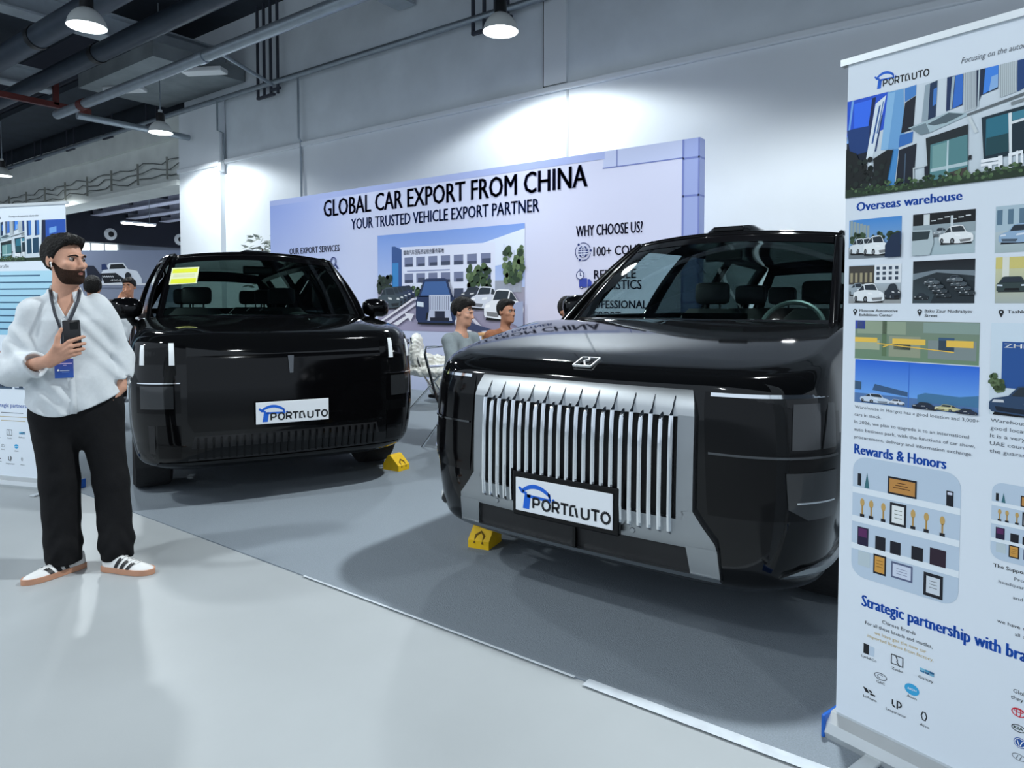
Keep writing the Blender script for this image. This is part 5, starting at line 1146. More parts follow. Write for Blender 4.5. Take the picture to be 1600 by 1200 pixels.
    p = part('maker_mark_print'); p.ell(.493, .224, .014, .014, rgb(40, 86, 160), 20); p.ring(.493, .224, .012, .012, .0015, (1, 1, 1)); p.line(.487, .230, .492, .216, .002, (1, 1, 1)); p.line(.499, .230, .494, .216, .002, (1, 1, 1))
    p = part('maker_mark_print'); p.ring(.492, .185, .016, .009, .0016, GR); p.line(.486, .180, .490, .190, .0016, GR); p.line(.494, .180, .498, .190, .0016, GR)
    flush()
    return t
rollup('rollup_banner', 'tall white roll-up banner in the right foreground, headed Overseas warehouse and Rewards & Honors', (-.452, 2.36, .006), math.atan2(-.288, .958), .85, 'right')
dl = Vector((-.933, -.358, 0)).normalized(); ob = Vector((-5.63, 2.14, 0)) + dl * .85
rollup('rollup_banner', 'white roll-up banner behind the standing man at the left edge', (ob.x, ob.y, .0), math.atan2(-dl.y, -dl.x), .85, 'left')

# ---- grey printed wall of the neighbouring stand, with two pickups on it
pr = Vector((.804, .595, 0)).normalized(); pc = Vector((-21.8, 9.75, 0))
pk = thing('printed_stand_wall', 'blue-grey printed wall of a neighbouring stand showing pickup trucks, far left background', 'backdrop', tuple(pc - pr * 2.0), math.atan2(pr.y, pr.x))
MB().box((2.2, .06, 1.5), (6.4, .1, 3.0)).build('panel', mat('stand_panel', rgb(128, 138, 158), .7, noise=.03, nscale=2), pk)
p = Print(.003); p.rect(-1.0, 0, 5.4, 3.0, rgb(150, 156, 172), rgb(118, 128, 152)); p.rect(-1.0, 0, 5.4, 1.45, rgb(120, 122, 136), rgb(178, 182, 198))
px = lambda a: 2.0 + (a - 190) * .0193; pz = lambda b: 1.38 + (476 - b) * .0193
q = lambda pts, c: p.poly([(px(a), pz(b)) for a, b in pts], c)
q([(158, 430), (163, 421), (172, 412), (194, 411), (201, 421), (215, 424), (222, 436), (222, 445), (155, 446)], rgb(214, 220, 230))
q([(172, 421), (174, 414), (193, 413), (198, 420)], rgb(20, 28, 34)); q([(160, 423), (160, 414), (166, 413), (170, 421)], rgb(30, 50, 96)); q([(136, 416), (148, 416), (160, 432), (160, 440), (138, 440)], rgb(22, 28, 46))
q([(158, 428), (182, 427), (196, 437), (196, 441), (164, 443)], rgb(18, 22, 30)); p.ell(px(201), pz(432), .09, .12, rgb(24, 28, 36))
for k in range(6): p.line(px(163 + k * 3.2), pz(434), px(161.5 + k * 3.2), pz(431.5), .022, rgb(220, 224, 230))
p.text('4X4', px(174), pz(440), px(191), .06, rgb(225, 228, 232), bold=.03)
p.rect(px(140), pz(446), px(236), pz(443), rgb(220, 222, 228))
p.build('pickup_print', (0, 0, 0), (1, 0, 0), (0, -1, 0), pk, off=.012)
# ================================================================ people: surfaces grown from blended limbs
def V3(*a): return np.array(a, dtype=np.float64)
def cone(P, a, b, ra, rb):
    a = np.array(a, float); b = np.array(b, float); ab = b - a; L2 = max(ab @ ab, 1e-12)
    t = np.clip((P - a) @ ab / L2, 0, 1); q = P - a - t[:, None] * ab
    return np.sqrt((q * q).sum(1)) - (ra + (rb - ra) * t)
def ellip(P, c, r):
    c = np.array(c, float); r = np.array(r, float); q = (P - c); k0 = np.sqrt(((q / r) ** 2).sum(1)); k1 = np.sqrt(((q / r ** 2) ** 2).sum(1))
    return np.where(k1 < 1e-9, -r.min(), k0 * (k0 - 1) / np.maximum(k1, 1e-9))
def smin(a, b, k):
    if k <= 0: return np.minimum(a, b)
    h = np.clip(.5 + .5 * (b - a) / k, 0, 1); return b + (a - b) * h - k * h * (1 - h)
def smax(a, b, k): return -smin(-a, -b, k)
def chain(P, pts, k=.02):
    d = None
    for (a, ra), (b, rb) in zip(pts, pts[1:]):
        e = cone(P, a, b, ra, rb); d = e if d is None else smin(d, e, k)
    return d
def rotz(P, c, ang):
    q = P - np.array(c, float); ca, sa = math.cos(ang), math.sin(ang)
    return np.stack([q[:, 0] * ca + q[:, 1] * sa, -q[:, 0] * sa + q[:, 1] * ca, q[:, 2]], 1)
def rotx(P, ang):
    ca, sa = math.cos(ang), math.sin(ang); return np.stack([P[:, 0], P[:, 1] * ca + P[:, 2] * sa, -P[:, 1] * sa + P[:, 2] * ca], 1)
def sdf_obj(name, fn, lo, hi, h, m, parent=None, smooth_it=1):
    lo = np.array(lo, float); hi = np.array(hi, float); S = 8
    nb = np.ceil((hi - lo) / (h * S)).astype(int); n = nb * S
    F = np.empty(tuple(n + 1), np.float32)
    cb = np.stack(np.meshgrid(*[lo[i] + (np.arange(nb[i]) + .5) * S * h for i in range(3)], indexing='ij'), -1).reshape(-1, 3)
    dc = fn(cb).reshape(tuple(nb))
    F[...] = np.pad(np.repeat(np.repeat(np.repeat(dc, S, 0), S, 1), S, 2), ((0, 1),) * 3, mode='edge')
    act = np.argwhere(np.abs(dc) < S * h * 1.35)
    if len(act) == 0: return None
    off = np.stack(np.meshgrid(*[np.arange(S + 1)] * 3, indexing='ij'), -1).reshape(-1, 3)
    for c0 in range(0, len(act), 400):
        ii = (act[c0:c0 + 400, None, :] * S + off[None]).reshape(-1, 3)
        F[ii[:, 0], ii[:, 1], ii[:, 2]] = fn(lo + ii * h)
    I = F < 0
    C = np.zeros(tuple(n), np.int8)
    cor = [(a, b, c) for a in (0, 1) for b in (0, 1) for c in (0, 1)]
    for a, b, c in cor: C += I[a:n[0] + a, b:n[1] + b, c:n[2] + c]
    cells = np.argwhere((C > 0) & (C < 8)); idx = -np.ones(tuple(n), np.int64); idx[cells[:, 0], cells[:, 1], cells[:, 2]] = np.arange(len(cells))
    acc = np.zeros((len(cells), 3)); cnt = np.zeros(len(cells))
    for a in cor:
        for ax in range(3):
            if a[ax]: continue
            b = list(a); b[ax] = 1
            fa = F[cells[:, 0] + a[0], cells[:, 1] + a[1], cells[:, 2] + a[2]]; fb = F[cells[:, 0] + b[0], cells[:, 1] + b[1], cells[:, 2] + b[2]]
            mk = (fa < 0) != (fb < 0); t = np.where(mk, fa / np.where(mk, fa - fb, 1), 0)
            p = np.array(a, float)[None] + 0 * acc; p[:, ax] = t; acc += p * mk[:, None]; cnt += mk
    V = lo + (cells + acc / np.maximum(cnt, 1)[:, None]) * h
    faces = []
    for ax in range(3):
        b1, b2 = (ax + 1) % 3, (ax + 2) % 3
        sl0 = [slice(1, -1)] * 3; sl0[ax] = slice(0, -1); sl1 = list(sl0); sl1[ax] = slice(1, None)
        A = I[tuple(sl0)]; B = I[tuple(sl1)]; e = np.argwhere(A != B)
        if len(e) == 0: continue
        o = np.ones(3, int); o[ax] = 0; e = e + o; flip = ~I[e[:, 0], e[:, 1], e[:, 2]]
        q = []
        for d1, d2 in ((-1, -1), (0, -1), (0, 0), (-1, 0)):
            c = e.copy(); c[:, b1] += d1; c[:, b2] += d2; q.append(idx[c[:, 0], c[:, 1], c[:, 2]])
        q = np.stack(q, 1); q[flip] = q[flip][:, ::-1]; q = q[(q >= 0).all(1)]; faces.append(q)
    Fc = np.concatenate(faces)
    for _ in range(smooth_it):                                   # light relaxing
        s = np.zeros_like(V); k = np.zeros(len(V))
        for a in range(4):
            for b in ((a + 1) % 4, (a + 3) % 4): np.add.at(s, Fc[:, a], V[Fc[:, b]]); np.add.at(k, Fc[:, a], 1)
        V = V * .5 + s / np.maximum(k, 1)[:, None] * .5
    me = bpy.data.meshes.new(name); me.vertices.add(len(V)); me.vertices.foreach_set('co', V.astype(np.float32).ravel())
    me.loops.add(Fc.size); me.loops.foreach_set('vertex_index', Fc.astype(np.int32).ravel()); me.polygons.add(len(Fc)); me.polygons.foreach_set('loop_start', np.arange(0, Fc.size, 4, dtype=np.int32))
    me.polygons.foreach_set('use_smooth', np.ones(len(Fc), bool)); me.materials.append(m); me.update(calc_edges=True); me.validate()
    return link(bpy.data.objects.new(name, me), parent)

# ---- head, own frame: face towards -y, origin between the temples
def head_sdf(p, detail=True):
    d = ellip(p, (0, .018, .035), (.074, .093, .090)); d = smin(d, ellip(p, (0, -.028, -.040), (.060, .066, .085)), .03)
    d = smin(d, ellip(p, (0, -.046, -.090), (.042, .042, .034)), .03)
    if detail:
        ax = np.abs(p[:, 0]); q = p.copy(); q[:, 0] = ax
        d = smin(d, ellip(q, (.022, -.082, .024), (.026, .016, .010)), .012)
        d = smin(d, ellip(q, (.044, -.062, -.022), (.022, .022, .018)), .02)
        d = smax(d, -ellip(q, (.031, -.098, .004), (.019, .017, .013)), .010)
        d = smin(d, cone(p, (0, -.086, .014), (0, -.110, -.030), .008, .0125), .010)
        d = smin(d, ellip(q, (.012, -.100, -.035), (.009, .011, .008)), .006)
        d = smin(d, ellip(p, (0, -.092, -.061), (.023, .010, .0065)), .005); d = smin(d, ellip(p, (0, -.090, -.075), (.020, .010, .0065)), .004)
        d = smax(d, -ellip(p, (0, -.106, -.068), (.022, .010, .0018)), .003)
        d = smin(d, ellip(p, (0, -.082, -.104), (.020, .016, .014)), .015)
        e = ellip(q, (.077, .016, -.004), (.011, .021, .032)); e = smax(e, -ellip(q, (.090, .010, .0), (.010, .012, .020)), .006); d = smin(d, e, .006)
    return d
def hair_sdf(p, vol, quiff):
    d = ellip(p, (0, .020, .040), (.074 + vol * .7, .095 + vol, .090 + vol)); d = smin(d, ellip(p, (0, -.045, .100), (.060, .055, .026 * quiff)), .03)
    y = p[:, 1]; t = np.clip((y + .075) / .075, 0, 1)
    line = np.where(y < -.075, .083, .083 - .083 * t ** 1.7); line = np.where(y > .015, np.maximum(-.002 - (y - .015) * .9, -.06), line)
    d = smax(d, line - p[:, 2], .008)
    return d + .0022 * np.sin(p[:, 0] * 260 + 60 * p[:, 1] + 2 * np.sin(p[:, 1] * 50)) + .0025 * np.sin(p[:, 1] * 90 + p[:, 0] * 40)
def beard_sdf(p):
    d = head_sdf(p) - .0038
    zc = -.049 + .046 * np.clip((p[:, 1] + .080) / .085, 0, 1) ** 2.2
    d = smax(d, p[:, 2] - zc, .006); d = smax(d, p[:, 1] - .010 - .3 * np.maximum(0, p[:, 2] + .02), .006)
    d = smax(d, -ellip(p, (0, -.108, -.067), (.019, .020, .0065)), .003); d = smax(d, -p[:, 2] - .124, .01)
    return d
m_skin = mat('skin', rgb(196, 148, 124), .55, noise=.08, nscale=30, spec=.3)
m_skin2 = mat('tan_skin', rgb(176, 126, 100), .55, noise=.08, nscale=30, spec=.3)
m_hair = mat('black_hair', rgb(13, 11, 10), .6, noise=.6, nscale=90, bump=.9, bscale=110, spec=.25)
m_beard = mat('beard', rgb(50, 34, 26), .85, spec=.15, noise=.4, nscale=260, bump=.5, bscale=300)
m_eye = mat('eye_white', rgb(140, 130, 122), .35); m_iris = mat('iris', rgb(36, 22, 14), .45, spec=.2); m_lip = mat('lip', rgb(160, 96, 86), .5)
m_shirt = mat('white_linen', rgb(206, 211, 214), .85, noise=.03, nscale=60, bump=.04, bscale=140, spec=.15)
m_trous = mat('black_trousers', rgb(16, 16, 18), .8, noise=.15, nscale=40, bump=.1, bscale=120, spec=.2)
def eyes_for(parent, hc, yaw, pitch, body_m=None):
    """eyeballs and brows set into the head"""
    for sx in (-1, 1):
        q = Matrix.Translation(hc) @ Matrix.Rotation(yaw, 4, 'Z') @ Matrix.Rotation(pitch, 4, 'X')
        b = MB(); b.ball((0, 0, 0), .0125, 0, 16, 10); b.ball((.001, -.0054, 0), (.0086, .0086, .0086), 1, 14, 10)
        for k in range(len(b.v)): b.v[k] = tuple(q @ Vector((b.v[k][0] + sx * .031, b.v[k][1] - .0755, b.v[k][2] + .004)))
        b.build('eye', [m_eye, m_iris], parent, True)
        e = MB(); e.tube([tuple(q @ Vector((sx * x, y, z))) for x, y, z in ((.013, -.0985, .019), (.026, -.0975, .0245), (.040, -.088, .0235), (.051, -.073, .017))], [.003, .0044, .004, .0018], 8)
        e.build('eyebrow', m_hair, parent, True)

def person(label, loc, rz, J, shirt=m_shirt, trous=m_trous, skin=m_skin, hair=m_hair, h=.010, sleeve='short', hairvol=.014, quiff=1.0, beard=False, shoes=None, faceh=None, extra_shirt=None):
    """J: joint positions in the person's own frame (x right seen by the camera, -y to the front)"""
    root = thing('person', label, 'person', loc, rz)
    hc = V3(*J['head']); yaw = J.get('yaw', 0); pit = J.get('pitch', 0)
    HP = lambda P: rotx(rotz(P, hc, yaw), pit)
    def hand(P, w, k_, side):
        w = V3(*w); dr = V3(*k_) - w; dr = dr / np.linalg.norm(dr); sd = np.cross(dr, V3(0, 0, 1)); sd = sd / max(np.linalg.norm(sd), 1e-6); upv = np.cross(sd, dr)
        d = None
        for f in range(4):
            o = (f - 1.5) * .019; kn = w + dr * .085 + upv * o; ln = (.075, .085, .078, .058)[f]
            e = chain(P, [(w + dr * .015 + upv * o * .5, .015), (kn, .0105)], .01); e = smin(e, chain(P, [(kn, .0095), (kn + dr * ln * .5 + sd * side * .012, .0085), (kn + dr * ln * .85 + sd * side * .035, .0072)], .004), .006)
            d = e if d is None else smin(d, e, .007)
        return smin(d, chain(P, [(w + dr * .03 + upv * -.028, .013), (w + dr * .075 - upv * .052 + sd * side * .015, .0095), (w + dr * .105 - upv * .050 + sd * side * .02, .008)], .006), .01)
    def body(P):
        d = head_sdf(HP(P)); nb = V3(*J['neck'])
        d = smin(d, cone(P, nb, hc + V3(0, .012, -.07), .056, .052), .03)
        sl, sr, pv = V3(*J['shl']), V3(*J['shr']), V3(*J['pelvis']); ch = (sl + sr) / 2 + V3(0, .0, -.13)
        t = chain(P, [(sl, .050), (nb + V3(0, .01, -.04), .062), (sr, .050)], .03); t = smin(t, cone(P, ch, pv, .115, .115), .06); d = smin(d, t, .03)
        for s in 'lr':
            a, e, w = J['sh' + s], J['el' + s], J['wr' + s]
            d = smin(d, chain(P, [(a, .046), (e, .036), (w, .026)], .02), .02)
            d = smin(d, hand(P, w, J['hd' + s], 1 if s == 'l' else -1), .012) if not J.get('customhand' + s) else smin(d, J['customhand' + s](P), .014)
            if 'kn' + s in J: d = smin(d, chain(P, [(J['hip' + s], .07), (J['kn' + s], .05), (J['an' + s], .035)], .03), .03)
        return d
    pts = np.array([v for k, v in J.items() if isinstance(v, tuple)]); lo = pts.min(0) - .16; hi = pts.max(0) + .2
    b = sdf_obj('body', body, lo, hi, h, skin, root)
    hh = faceh or h
    sdf_obj('hair', lambda P: hair_sdf(HP(P), hairvol, quiff), hc - .18, hc + .2, hh * .8, hair, root)
    if beard: sdf_obj('beard', lambda P: beard_sdf(HP(P)), hc - .17, hc + .14, hh * .7, m_beard, root)
    eyes_for(root, Vector(hc), yaw, -pit)
    def wr(P, a): return a * (np.sin(P[:, 2] * 46 + P[:, 0] * 30 + 2 * np.sin(P[:, 0] * 21)) * .6 + np.sin(P[:, 2] * 27 - P[:, 0] * 41 + P[:, 1] * 33) * .5)
    def top(P):
        nb = V3(*J['neck']); sl, sr, pv = V3(*J['shl']), V3(*J['shr']), V3(*J['pelvis']); ch = (sl + sr) / 2 + V3(0, 0, -.13)
        d = chain(P, [(sl, .062), (nb + V3(0, .01, -.05), .078), (sr, .062)], .03); d = smin(d, cone(P, ch, pv, .140, .145), .07)
        cut = None
        for s in 'lr':
            a, e, w = V3(*J['sh' + s]), V3(*J['el' + s]), V3(*J['wr' + s])
            if sleeve == 'short': q = a + (e - a) * .72; arm = smax(cone(P, a, q + (q - a) * .2, .066, .064), (P - q) @ ((e - a) / np.linalg.norm(e - a)), .004)
            else: q = e + (w - e) * .9; arm = smax(chain(P, [(a, .066), (e, .054), (q + (w - e) * .1, .044)], .02), np.where(((P - e) @ (w - e)) > 0, (P - q) @ ((w - e) / np.linalg.norm(w - e)), -1), .004)
            d = smin(d, arm, .025)
        d = d + wr(P, .003); d = smax(d, pv[2] - .10 - P[:, 2], .006)
        neckcut = cone(P, nb + V3(0, -.03, -.01), nb + V3(0, -.02, .2), .060, .09); d = smax(d, -neckcut, .006)
        return d
    sdf_obj('shirt', top, lo, hi, h, shirt, root)
    if 'knl' in J:
        def tr(P):
            pv = V3(*J['pelvis']); d = ellip(P, pv + V3(0, 0, -.02), (.17, .135, .13))
            for s in 'lr': d = smin(d, chain(P, [(J['hip' + s], .092), (J['kn' + s], .070), (J['an' + s], .055)], .04), .04)
            return smax(d + wr(P, .003), P[:, 2] - pv[2] - .06, .006)
        sdf_obj('trousers', tr, lo, hi, h * 1.1, trous, root)
        for s in 'lr':
            an = V3(*J['an' + s]); sdf_obj('shoe', lambda P: smax(smin(cone(P, an + V3(0, .03, -.03), an + V3(0, -.15, -.05), .045, .036), cone(P, an, an + V3(0, .02, -.03), .045, .048), .03), an[2] - .085 - P[:, 2], .005), an - .26, an + .2, .011, shoes or m_black, root)
    return root

# ---------------------------------------------------------------- the standing man
def standing_man():
    LOC = (-3.976, 1.536, 0); RZ = math.radians(68.88)
    root = thing('person', 'standing bearded man in loose white shirt and black trousers, holding a phone', 'person', LOC, RZ)
    hc = V3(-.030, -.035, 1.603); yaw = math.radians(42)
    HP = lambda P: rotz(P, hc, yaw)
    W = V3(-.112, -.262, 1.108); kn = [V3(-.019, -.318, 1.201), V3(-.016, -.322, 1.177), V3(-.019, -.318, 1.152), V3(-.026, -.310, 1.130)]
    tp = [V3(.040, -.297, 1.222), V3(.043, -.297, 1.189), V3(.038, -.297, 1.162), V3(.022, -.299, 1.142)]
    def hand(P):
        d = None
        for k in range(4):
            base = W + V3(.010, -.012, (1.5 - k) * .011)
            e = cone(P, base, kn[k], .0185, .0112); mid = kn[k] * .52 + tp[k] * .48 + V3(0, -.009, .001)
            f = chain(P, [(kn[k], .0102), (mid, .0092), (tp[k] + V3(-.004, -.006, 0), .0082), (tp[k] + V3(.002, .004, 0), .0074)], .004)
            e = smin(e, f, .006); d = e if d is None else smin(d, e, .005)
        th = chain(P, [(W + V3(.012, .0, .022), .018), (V3(-.074, -.300, 1.178), .0145), (V3(-.066, -.300, 1.226), .0108), (V3(-.052, -.297, 1.262), .0085)], .008)
        return smin(d, th, .012)
    RW = V3(.206, -.030, .935)
    def body(P):
        d = head_sdf(HP(P)); d = smin(d, cone(P, (-.035, -.01, 1.40), hc + V3(.0, .018, -.075), .062, .058), .025)
        t = chain(P, [((-.150, .0, 1.335), .050), ((-.035, .01, 1.365), .072), ((.085, .0, 1.35), .050)], .04); t = smin(t, chain(P, [((-.035, -.005, 1.27), .105), ((0, 0, .92), .105)], .05), .06); d = smin(d, t, .035)
        d = smin(d, chain(P, [((-.165, .0, 1.330), .045), ((-.258, -.03, 1.052), .038), (W, .0285)], .02), .02); d = smin(d, hand(P), .012)
        d = smin(d, chain(P, [((.10, .0, 1.345), .045), ((.206, .045, 1.092), .038), (RW, .028)], .02), .02)
        for k in range(4): d = smin(d, chain(P, [(RW, .020), (RW + V3(-.042, -.03 + .016 * k, -.075), .011), (RW + V3(-.060, -.035 + .017 * k, -.14), .008)], .006), .01)
        d = smin(d, chain(P, [(RW, .018), (RW + V3(-.045, -.05, -.06), .011)], .006), .01)
        for a, b, c in (((-.09, 0, .86), (-.078, -.015, .46), (-.055, -.045, .085)), ((.10, 0, .86), (.146, -.05, .44), (.160, -.145, .085))): d = smin(d, chain(P, [(a, .085), (b, .055), (c, .040)], .03), .03)
        return d
    sdf_obj('body', body, (-.38, -.40, .02), (.34, .20, 1.76), .0048, m_skin, root)
    sdf_obj('hair', lambda P: hair_sdf(HP(P), .013, 1.15), hc - .17, hc + .18, .0042, m_hair, root)
    sdf_obj('beard', lambda P: beard_sdf(HP(P)), hc - .16, hc + .12, .0036, m_beard, root)
    eyes_for(root, Vector(hc), yaw, 0)
    q0 = Matrix.Translation(Vector(hc)) @ Matrix.Rotation(yaw, 4, 'Z'); lb_ = MB(); lb_.ball((0, -.0945, -.0625), (.019, .0085, .0045), 0, 14, 8); lb_.ball((0, -.0925, -.0725), (.016, .0085, .005), 0, 14, 8)
    lb_.v = [tuple(q0 @ Vector(v)) for v in lb_.v]; lb_.build('lips', m_lip, root, True, None)
    Z = np.array([.80, .90, 1.0, 1.1, 1.2, 1.30, 1.36, 1.40, 1.44, 1.47]); A = np.array([.234, .226, .202, .182, .186, .190, .165, .115, .075, .070]); B = np.array([.162, .158, .144, .124, .122, .116, .100, .085, .072, .070]); X = np.array([0, 0, -.005, -.012, -.02, -.028, -.032, -.034, -.035, -.035])
    def fold(P):
        x, y, z = P[:, 0], P[:, 1], P[:, 2]
        return .0048 * np.sin(38 * z + 26 * x + 3 * np.sin(17 * x + 9 * z)) + .0042 * np.sin(23 * z - 34 * x + 28 * y) + .0035 * np.sin(60 * (x + .4 * z)) * np.clip((1.12 - z) * 4, 0, 1)
    def shirt(P):
        z = P[:, 2]; a = np.interp(z, Z, A); b = np.interp(z, Z, B); cx = np.interp(z, Z, X)
        k = np.sqrt(((P[:, 0] - cx) / a) ** 2 + ((P[:, 1]) / b) ** 2); d = (k - 1) * np.minimum(a, b)
        x = P[:, 0]; hem = np.where(x < -.09, .815 + .05 * ((x + .09) / .12) ** 2, .815 + .095 * (np.abs(x + .09) / .28) ** 1.5)
        d = smax(d, z - 1.455, .006)
        el, cf = V3(-.262, -.030, 1.048), V3(-.160, -.195, 1.092); ax = (cf - el) / np.linalg.norm(cf - el)
        s1 = chain(P, [((-.165, .0, 1.335), .082), (el, .074), (cf + ax * .03, .060)], .03)
        s1 = smax(s1, np.where((P - el) @ ax > 0, (P - cf) @ ax, -1.0), .004); s1 = smax(s1, -cone(P, cf - ax * .0, cf + ax * .1, .046, .055), .003)
        er, cr = V3(.208, .045, 1.09), V3(.213, -.020, .962); bx = (cr - er) / np.linalg.norm(cr - er)
        s2 = chain(P, [((.105, .0, 1.355), .080), (er, .066), (cr + bx * .03, .056)], .03)
        s2 = smax(s2, np.where((P - er) @ bx > 0, (P - cr) @ bx, -1.0), .004); s2 = smax(s2, -cone(P, cr - bx * .0, cr + bx * .1, .042, .050), .003)
        d = smax(d + fold(P), hem - z, .006); d = smin(smin(d, s1 + fold(P), .022), s2 + fold(P), .016)
        v = np.maximum(np.abs(x + .034) - .046 * np.clip((z - 1.315) / .10, 0, 1.2), 1.318 - z); v = np.maximum(v, P[:, 1] + .045)
        d = smax(d, -v, .004); d = smax(d, -cone(P, (-.035, -.012, 1.415), (-.03, -.02, 1.56), .064, .075), .004)
        return d
    sh = sdf_obj('shirt', shirt, (-.36, -.30, .78), (.32, .18, 1.50), .0056, m_shirt, root)
    # collar flaps, placket and buttons
    for sg in (-1, 1):
        pts_t = [(-.035 + sg * .066 * math.sin(a), -.004 - .072 * -math.cos(a) if False else .0 + .070 * math.cos(a), 1.468 - .030 * max(0, -math.cos(a))) for a in [math.pi * .05 + math.pi * .80 * i / 10 for i in range(11)]]
        v = []
        for i, p_ in enumerate(pts_t):
            o = Vector((p_[0] + .035, p_[1], 0)).normalized(); t = i / 10
            v.append(p_); v.append((p_[0] + o.x * .018, p_[1] + o.y * .018 - (.012 * t), p_[2] - .034 - .026 * t))
        fo = meshobj('collar', v, [(2 * i, 2 * i + 1, 2 * i + 3, 2 * i + 2) for i in range(10)], m_shirt, sh, True); md = fo.modifiers.new('s', 'SOLIDIFY'); md.thickness = .004
    pk = MB(); zz = [1.31 - .06 * i for i in range(9)]
    rows = []
    for z in zz:
        b = float(np.interp(z, Z, B)); cx = float(np.interp(z, Z, X)) - .012
        rows.append([(cx + dx, -b * math.sqrt(max(0, 1 - ((cx + dx - float(np.interp(z, Z, X))) / float(np.interp(z, Z, A))) ** 2)) - .006, z) for dx in (-.016, .016)])
    pk.add([p for r_ in rows for p in r_], [(2 * i, 2 * i + 1, 2 * i + 3, 2 * i + 2) for i in range(8)])
    po = pk.build('placket', m_shirt, sh, True); md = po.modifiers.new('s', 'SOLIDIFY'); md.thickness = .004
    def trous(P):
        z = P[:, 2]; d = ellip(P, (.008, .0, .87), (.205, .134, .24)); d = smax(d, z - .94, .005)
        for pts in ([((-.098, .0, .80), .112), ((-.080, -.015, .47), .089), ((-.070, -.045, .13), .083), ((-.068, -.05, .06), .080)], [((.108, .0, .80), .112), ((.148, -.055, .45), .084), ((.166, -.120, .13), .078), ((.167, -.125, .06), .077)]): d = smin(d, chain(P, pts, .03), .035)
        f = .003 * np.sin(55 * z + 20 * P[:, 0] + 4 * np.sin(30 * P[:, 0])) * np.clip((.35 - z) * 5, .25, 1.3) + .003 * np.sin(31 * P[:, 0] + 12 * z)
        d = d + f; d = smax(d, .052 - z, .006)
        return d
    sdf_obj('trousers', trous, (-.26, -.26, .03), (.30, .20, 1.0), .006, m_trous, root)
    # shoes
    m_up = mat('white_leather', rgb(222, 222, 220), .5, noise=.03, nscale=40); m_gum = mat('gum_sole', rgb(190, 140, 112), .6, noise=.05, nscale=30); m_st = mat('black_stripe', rgb(20, 20, 22), .5)
    for (hx_, hy_), (tx, ty) in (((.018, -.022), (-.238, -.150)), ((.108, -.128), (.318, -.332))):
        so = thing_part('shoe', root, (hx_, hy_, 0)); so.rotation_euler = (0, 0, math.atan2(ty - hy_, tx - hx_)); Lh = .292
        def sec(t):          # half width, top height along the shoe
            hw = float(np.interp(t, [0, .08, .3, .55, .75, .9, .97, 1.0], [.020, .034, .036, .044, .046, .036, .022, .004])); ht = float(np.interp(t, [0, .06, .25, .38, .55, .75, .9, .97, 1], [.085, .098, .088, .082, .066, .052, .042, .034, .026])); off = float(np.interp(t, [0, .5, 1], [0, 0, 0])); return hw, ht, off
        rings = []; rs = []
        for i in range(19):
            t = i / 18; hw, ht, off = sec(t); rings.append([(t * Lh, off + hw * c * (1 - .25 * max(0, s) ** 1.5), .022 + (ht - .022) * max(0, s) - .004 * max(0, -s)) for c, s in [(math.cos(2 * math.pi * k / 18), math.sin(2 * math.pi * k / 18)) for k in range(18)]])
            rs.append([(t * Lh * 1.02 - .003, (hw + .004) * c, z) for c, z in ((-1, .001), (-1, .028), (1, .028), (1, .001))])
        MB().loft(rings).build('upper', m_up, so, True, 60); MB().loft(rs).build('sole', m_gum, so, True, 40)
        for sg in (-1, 1):
            for k in range(3):
                v = []
                for j in range(7):
                    for e in (0, .021):
                        t = .30 + k * .125 + e / Lh * 1.0 + .012 * j; hw, ht, off = sec(min(.98, t)); a = math.radians(6 + 9.5 * j); s = math.sin(a)
                        v.append((t * Lh, sg * (hw * math.cos(a) * (1 - .25 * s ** 1.5) + .0018), .022 + (ht - .022) * s + .0015))
                meshobj('stripe', v, [(2 * j, 2 * j + 1, 2 * j + 3, 2 * j + 2) for j in range(6)], m_st, so, True)
        for k in range(5):
            t = .42 + .07 * k; hw, ht, off = sec(t); MB().tube([(t * Lh, -.022, ht - .006), (t * Lh + .006, 0, ht + .003), (t * Lh, .022, ht - .006)], .003, 6).build('lace', m_up, so, True)
    q = Matrix.Translation(LOC) @ Matrix.Rotation(RZ, 4, 'Z')
    def place(o): o.location = LOC; o.rotation_euler = (0, 0, RZ); return o
    # phone held in the hand
    ph = thing('phone', 'black smartphone held up in the standing man\'s hand', 'phone', tuple(q @ Vector((-.008, -.292, 1.228))), RZ)
    ph.rotation_euler = (0, math.radians(-3), RZ)
    MB().box((0, 0, 0), (.073, .0085, .150), bev=.004).build('phone_body', mat('phone_black', rgb(20, 17, 20), .25), ph, True)
    MB().box((.010, -.005, .048), (.034, .003, .034), bev=.0014).build('camera_bump', m_gloss, ph)
    # lanyard and badge
    la = thing('lanyard', 'dark lanyard with a blue badge round the standing man\'s neck', 'lanyard', LOC, RZ)
    def ribbon(pts, w_):
        v = []
        for p_ in pts: v += [(p_[0] - w_ / 2, p_[1], p_[2] + .003), (p_[0] + w_ / 2, p_[1], p_[2] - .003)]
        o = meshobj('strap', v, [(2 * i, 2 * i + 1, 2 * i + 3, 2 * i + 2) for i in range(len(pts) - 1)], mat('lanyard_strap', rgb(34, 38, 48), .6, noise=.5, nscale=50), la, True); md = o.modifiers.new('s', 'SOLIDIFY'); md.thickness = .002
    ribbon([(-.092, .03, 1.475), (-.098, -.045, 1.45), (-.092, -.098, 1.405), (-.078, -.130, 1.33), (-.060, -.138, 1.27), (-.050, -.140, 1.225), (-.047, -.142, 1.115)], .015)
    ribbon([(.022, .03, 1.475), (.030, -.045, 1.45), (.022, -.098, 1.405), (-.006, -.130, 1.33), (-.032, -.139, 1.27), (-.044, -.142, 1.225), (-.046, -.144, 1.115)], .015)
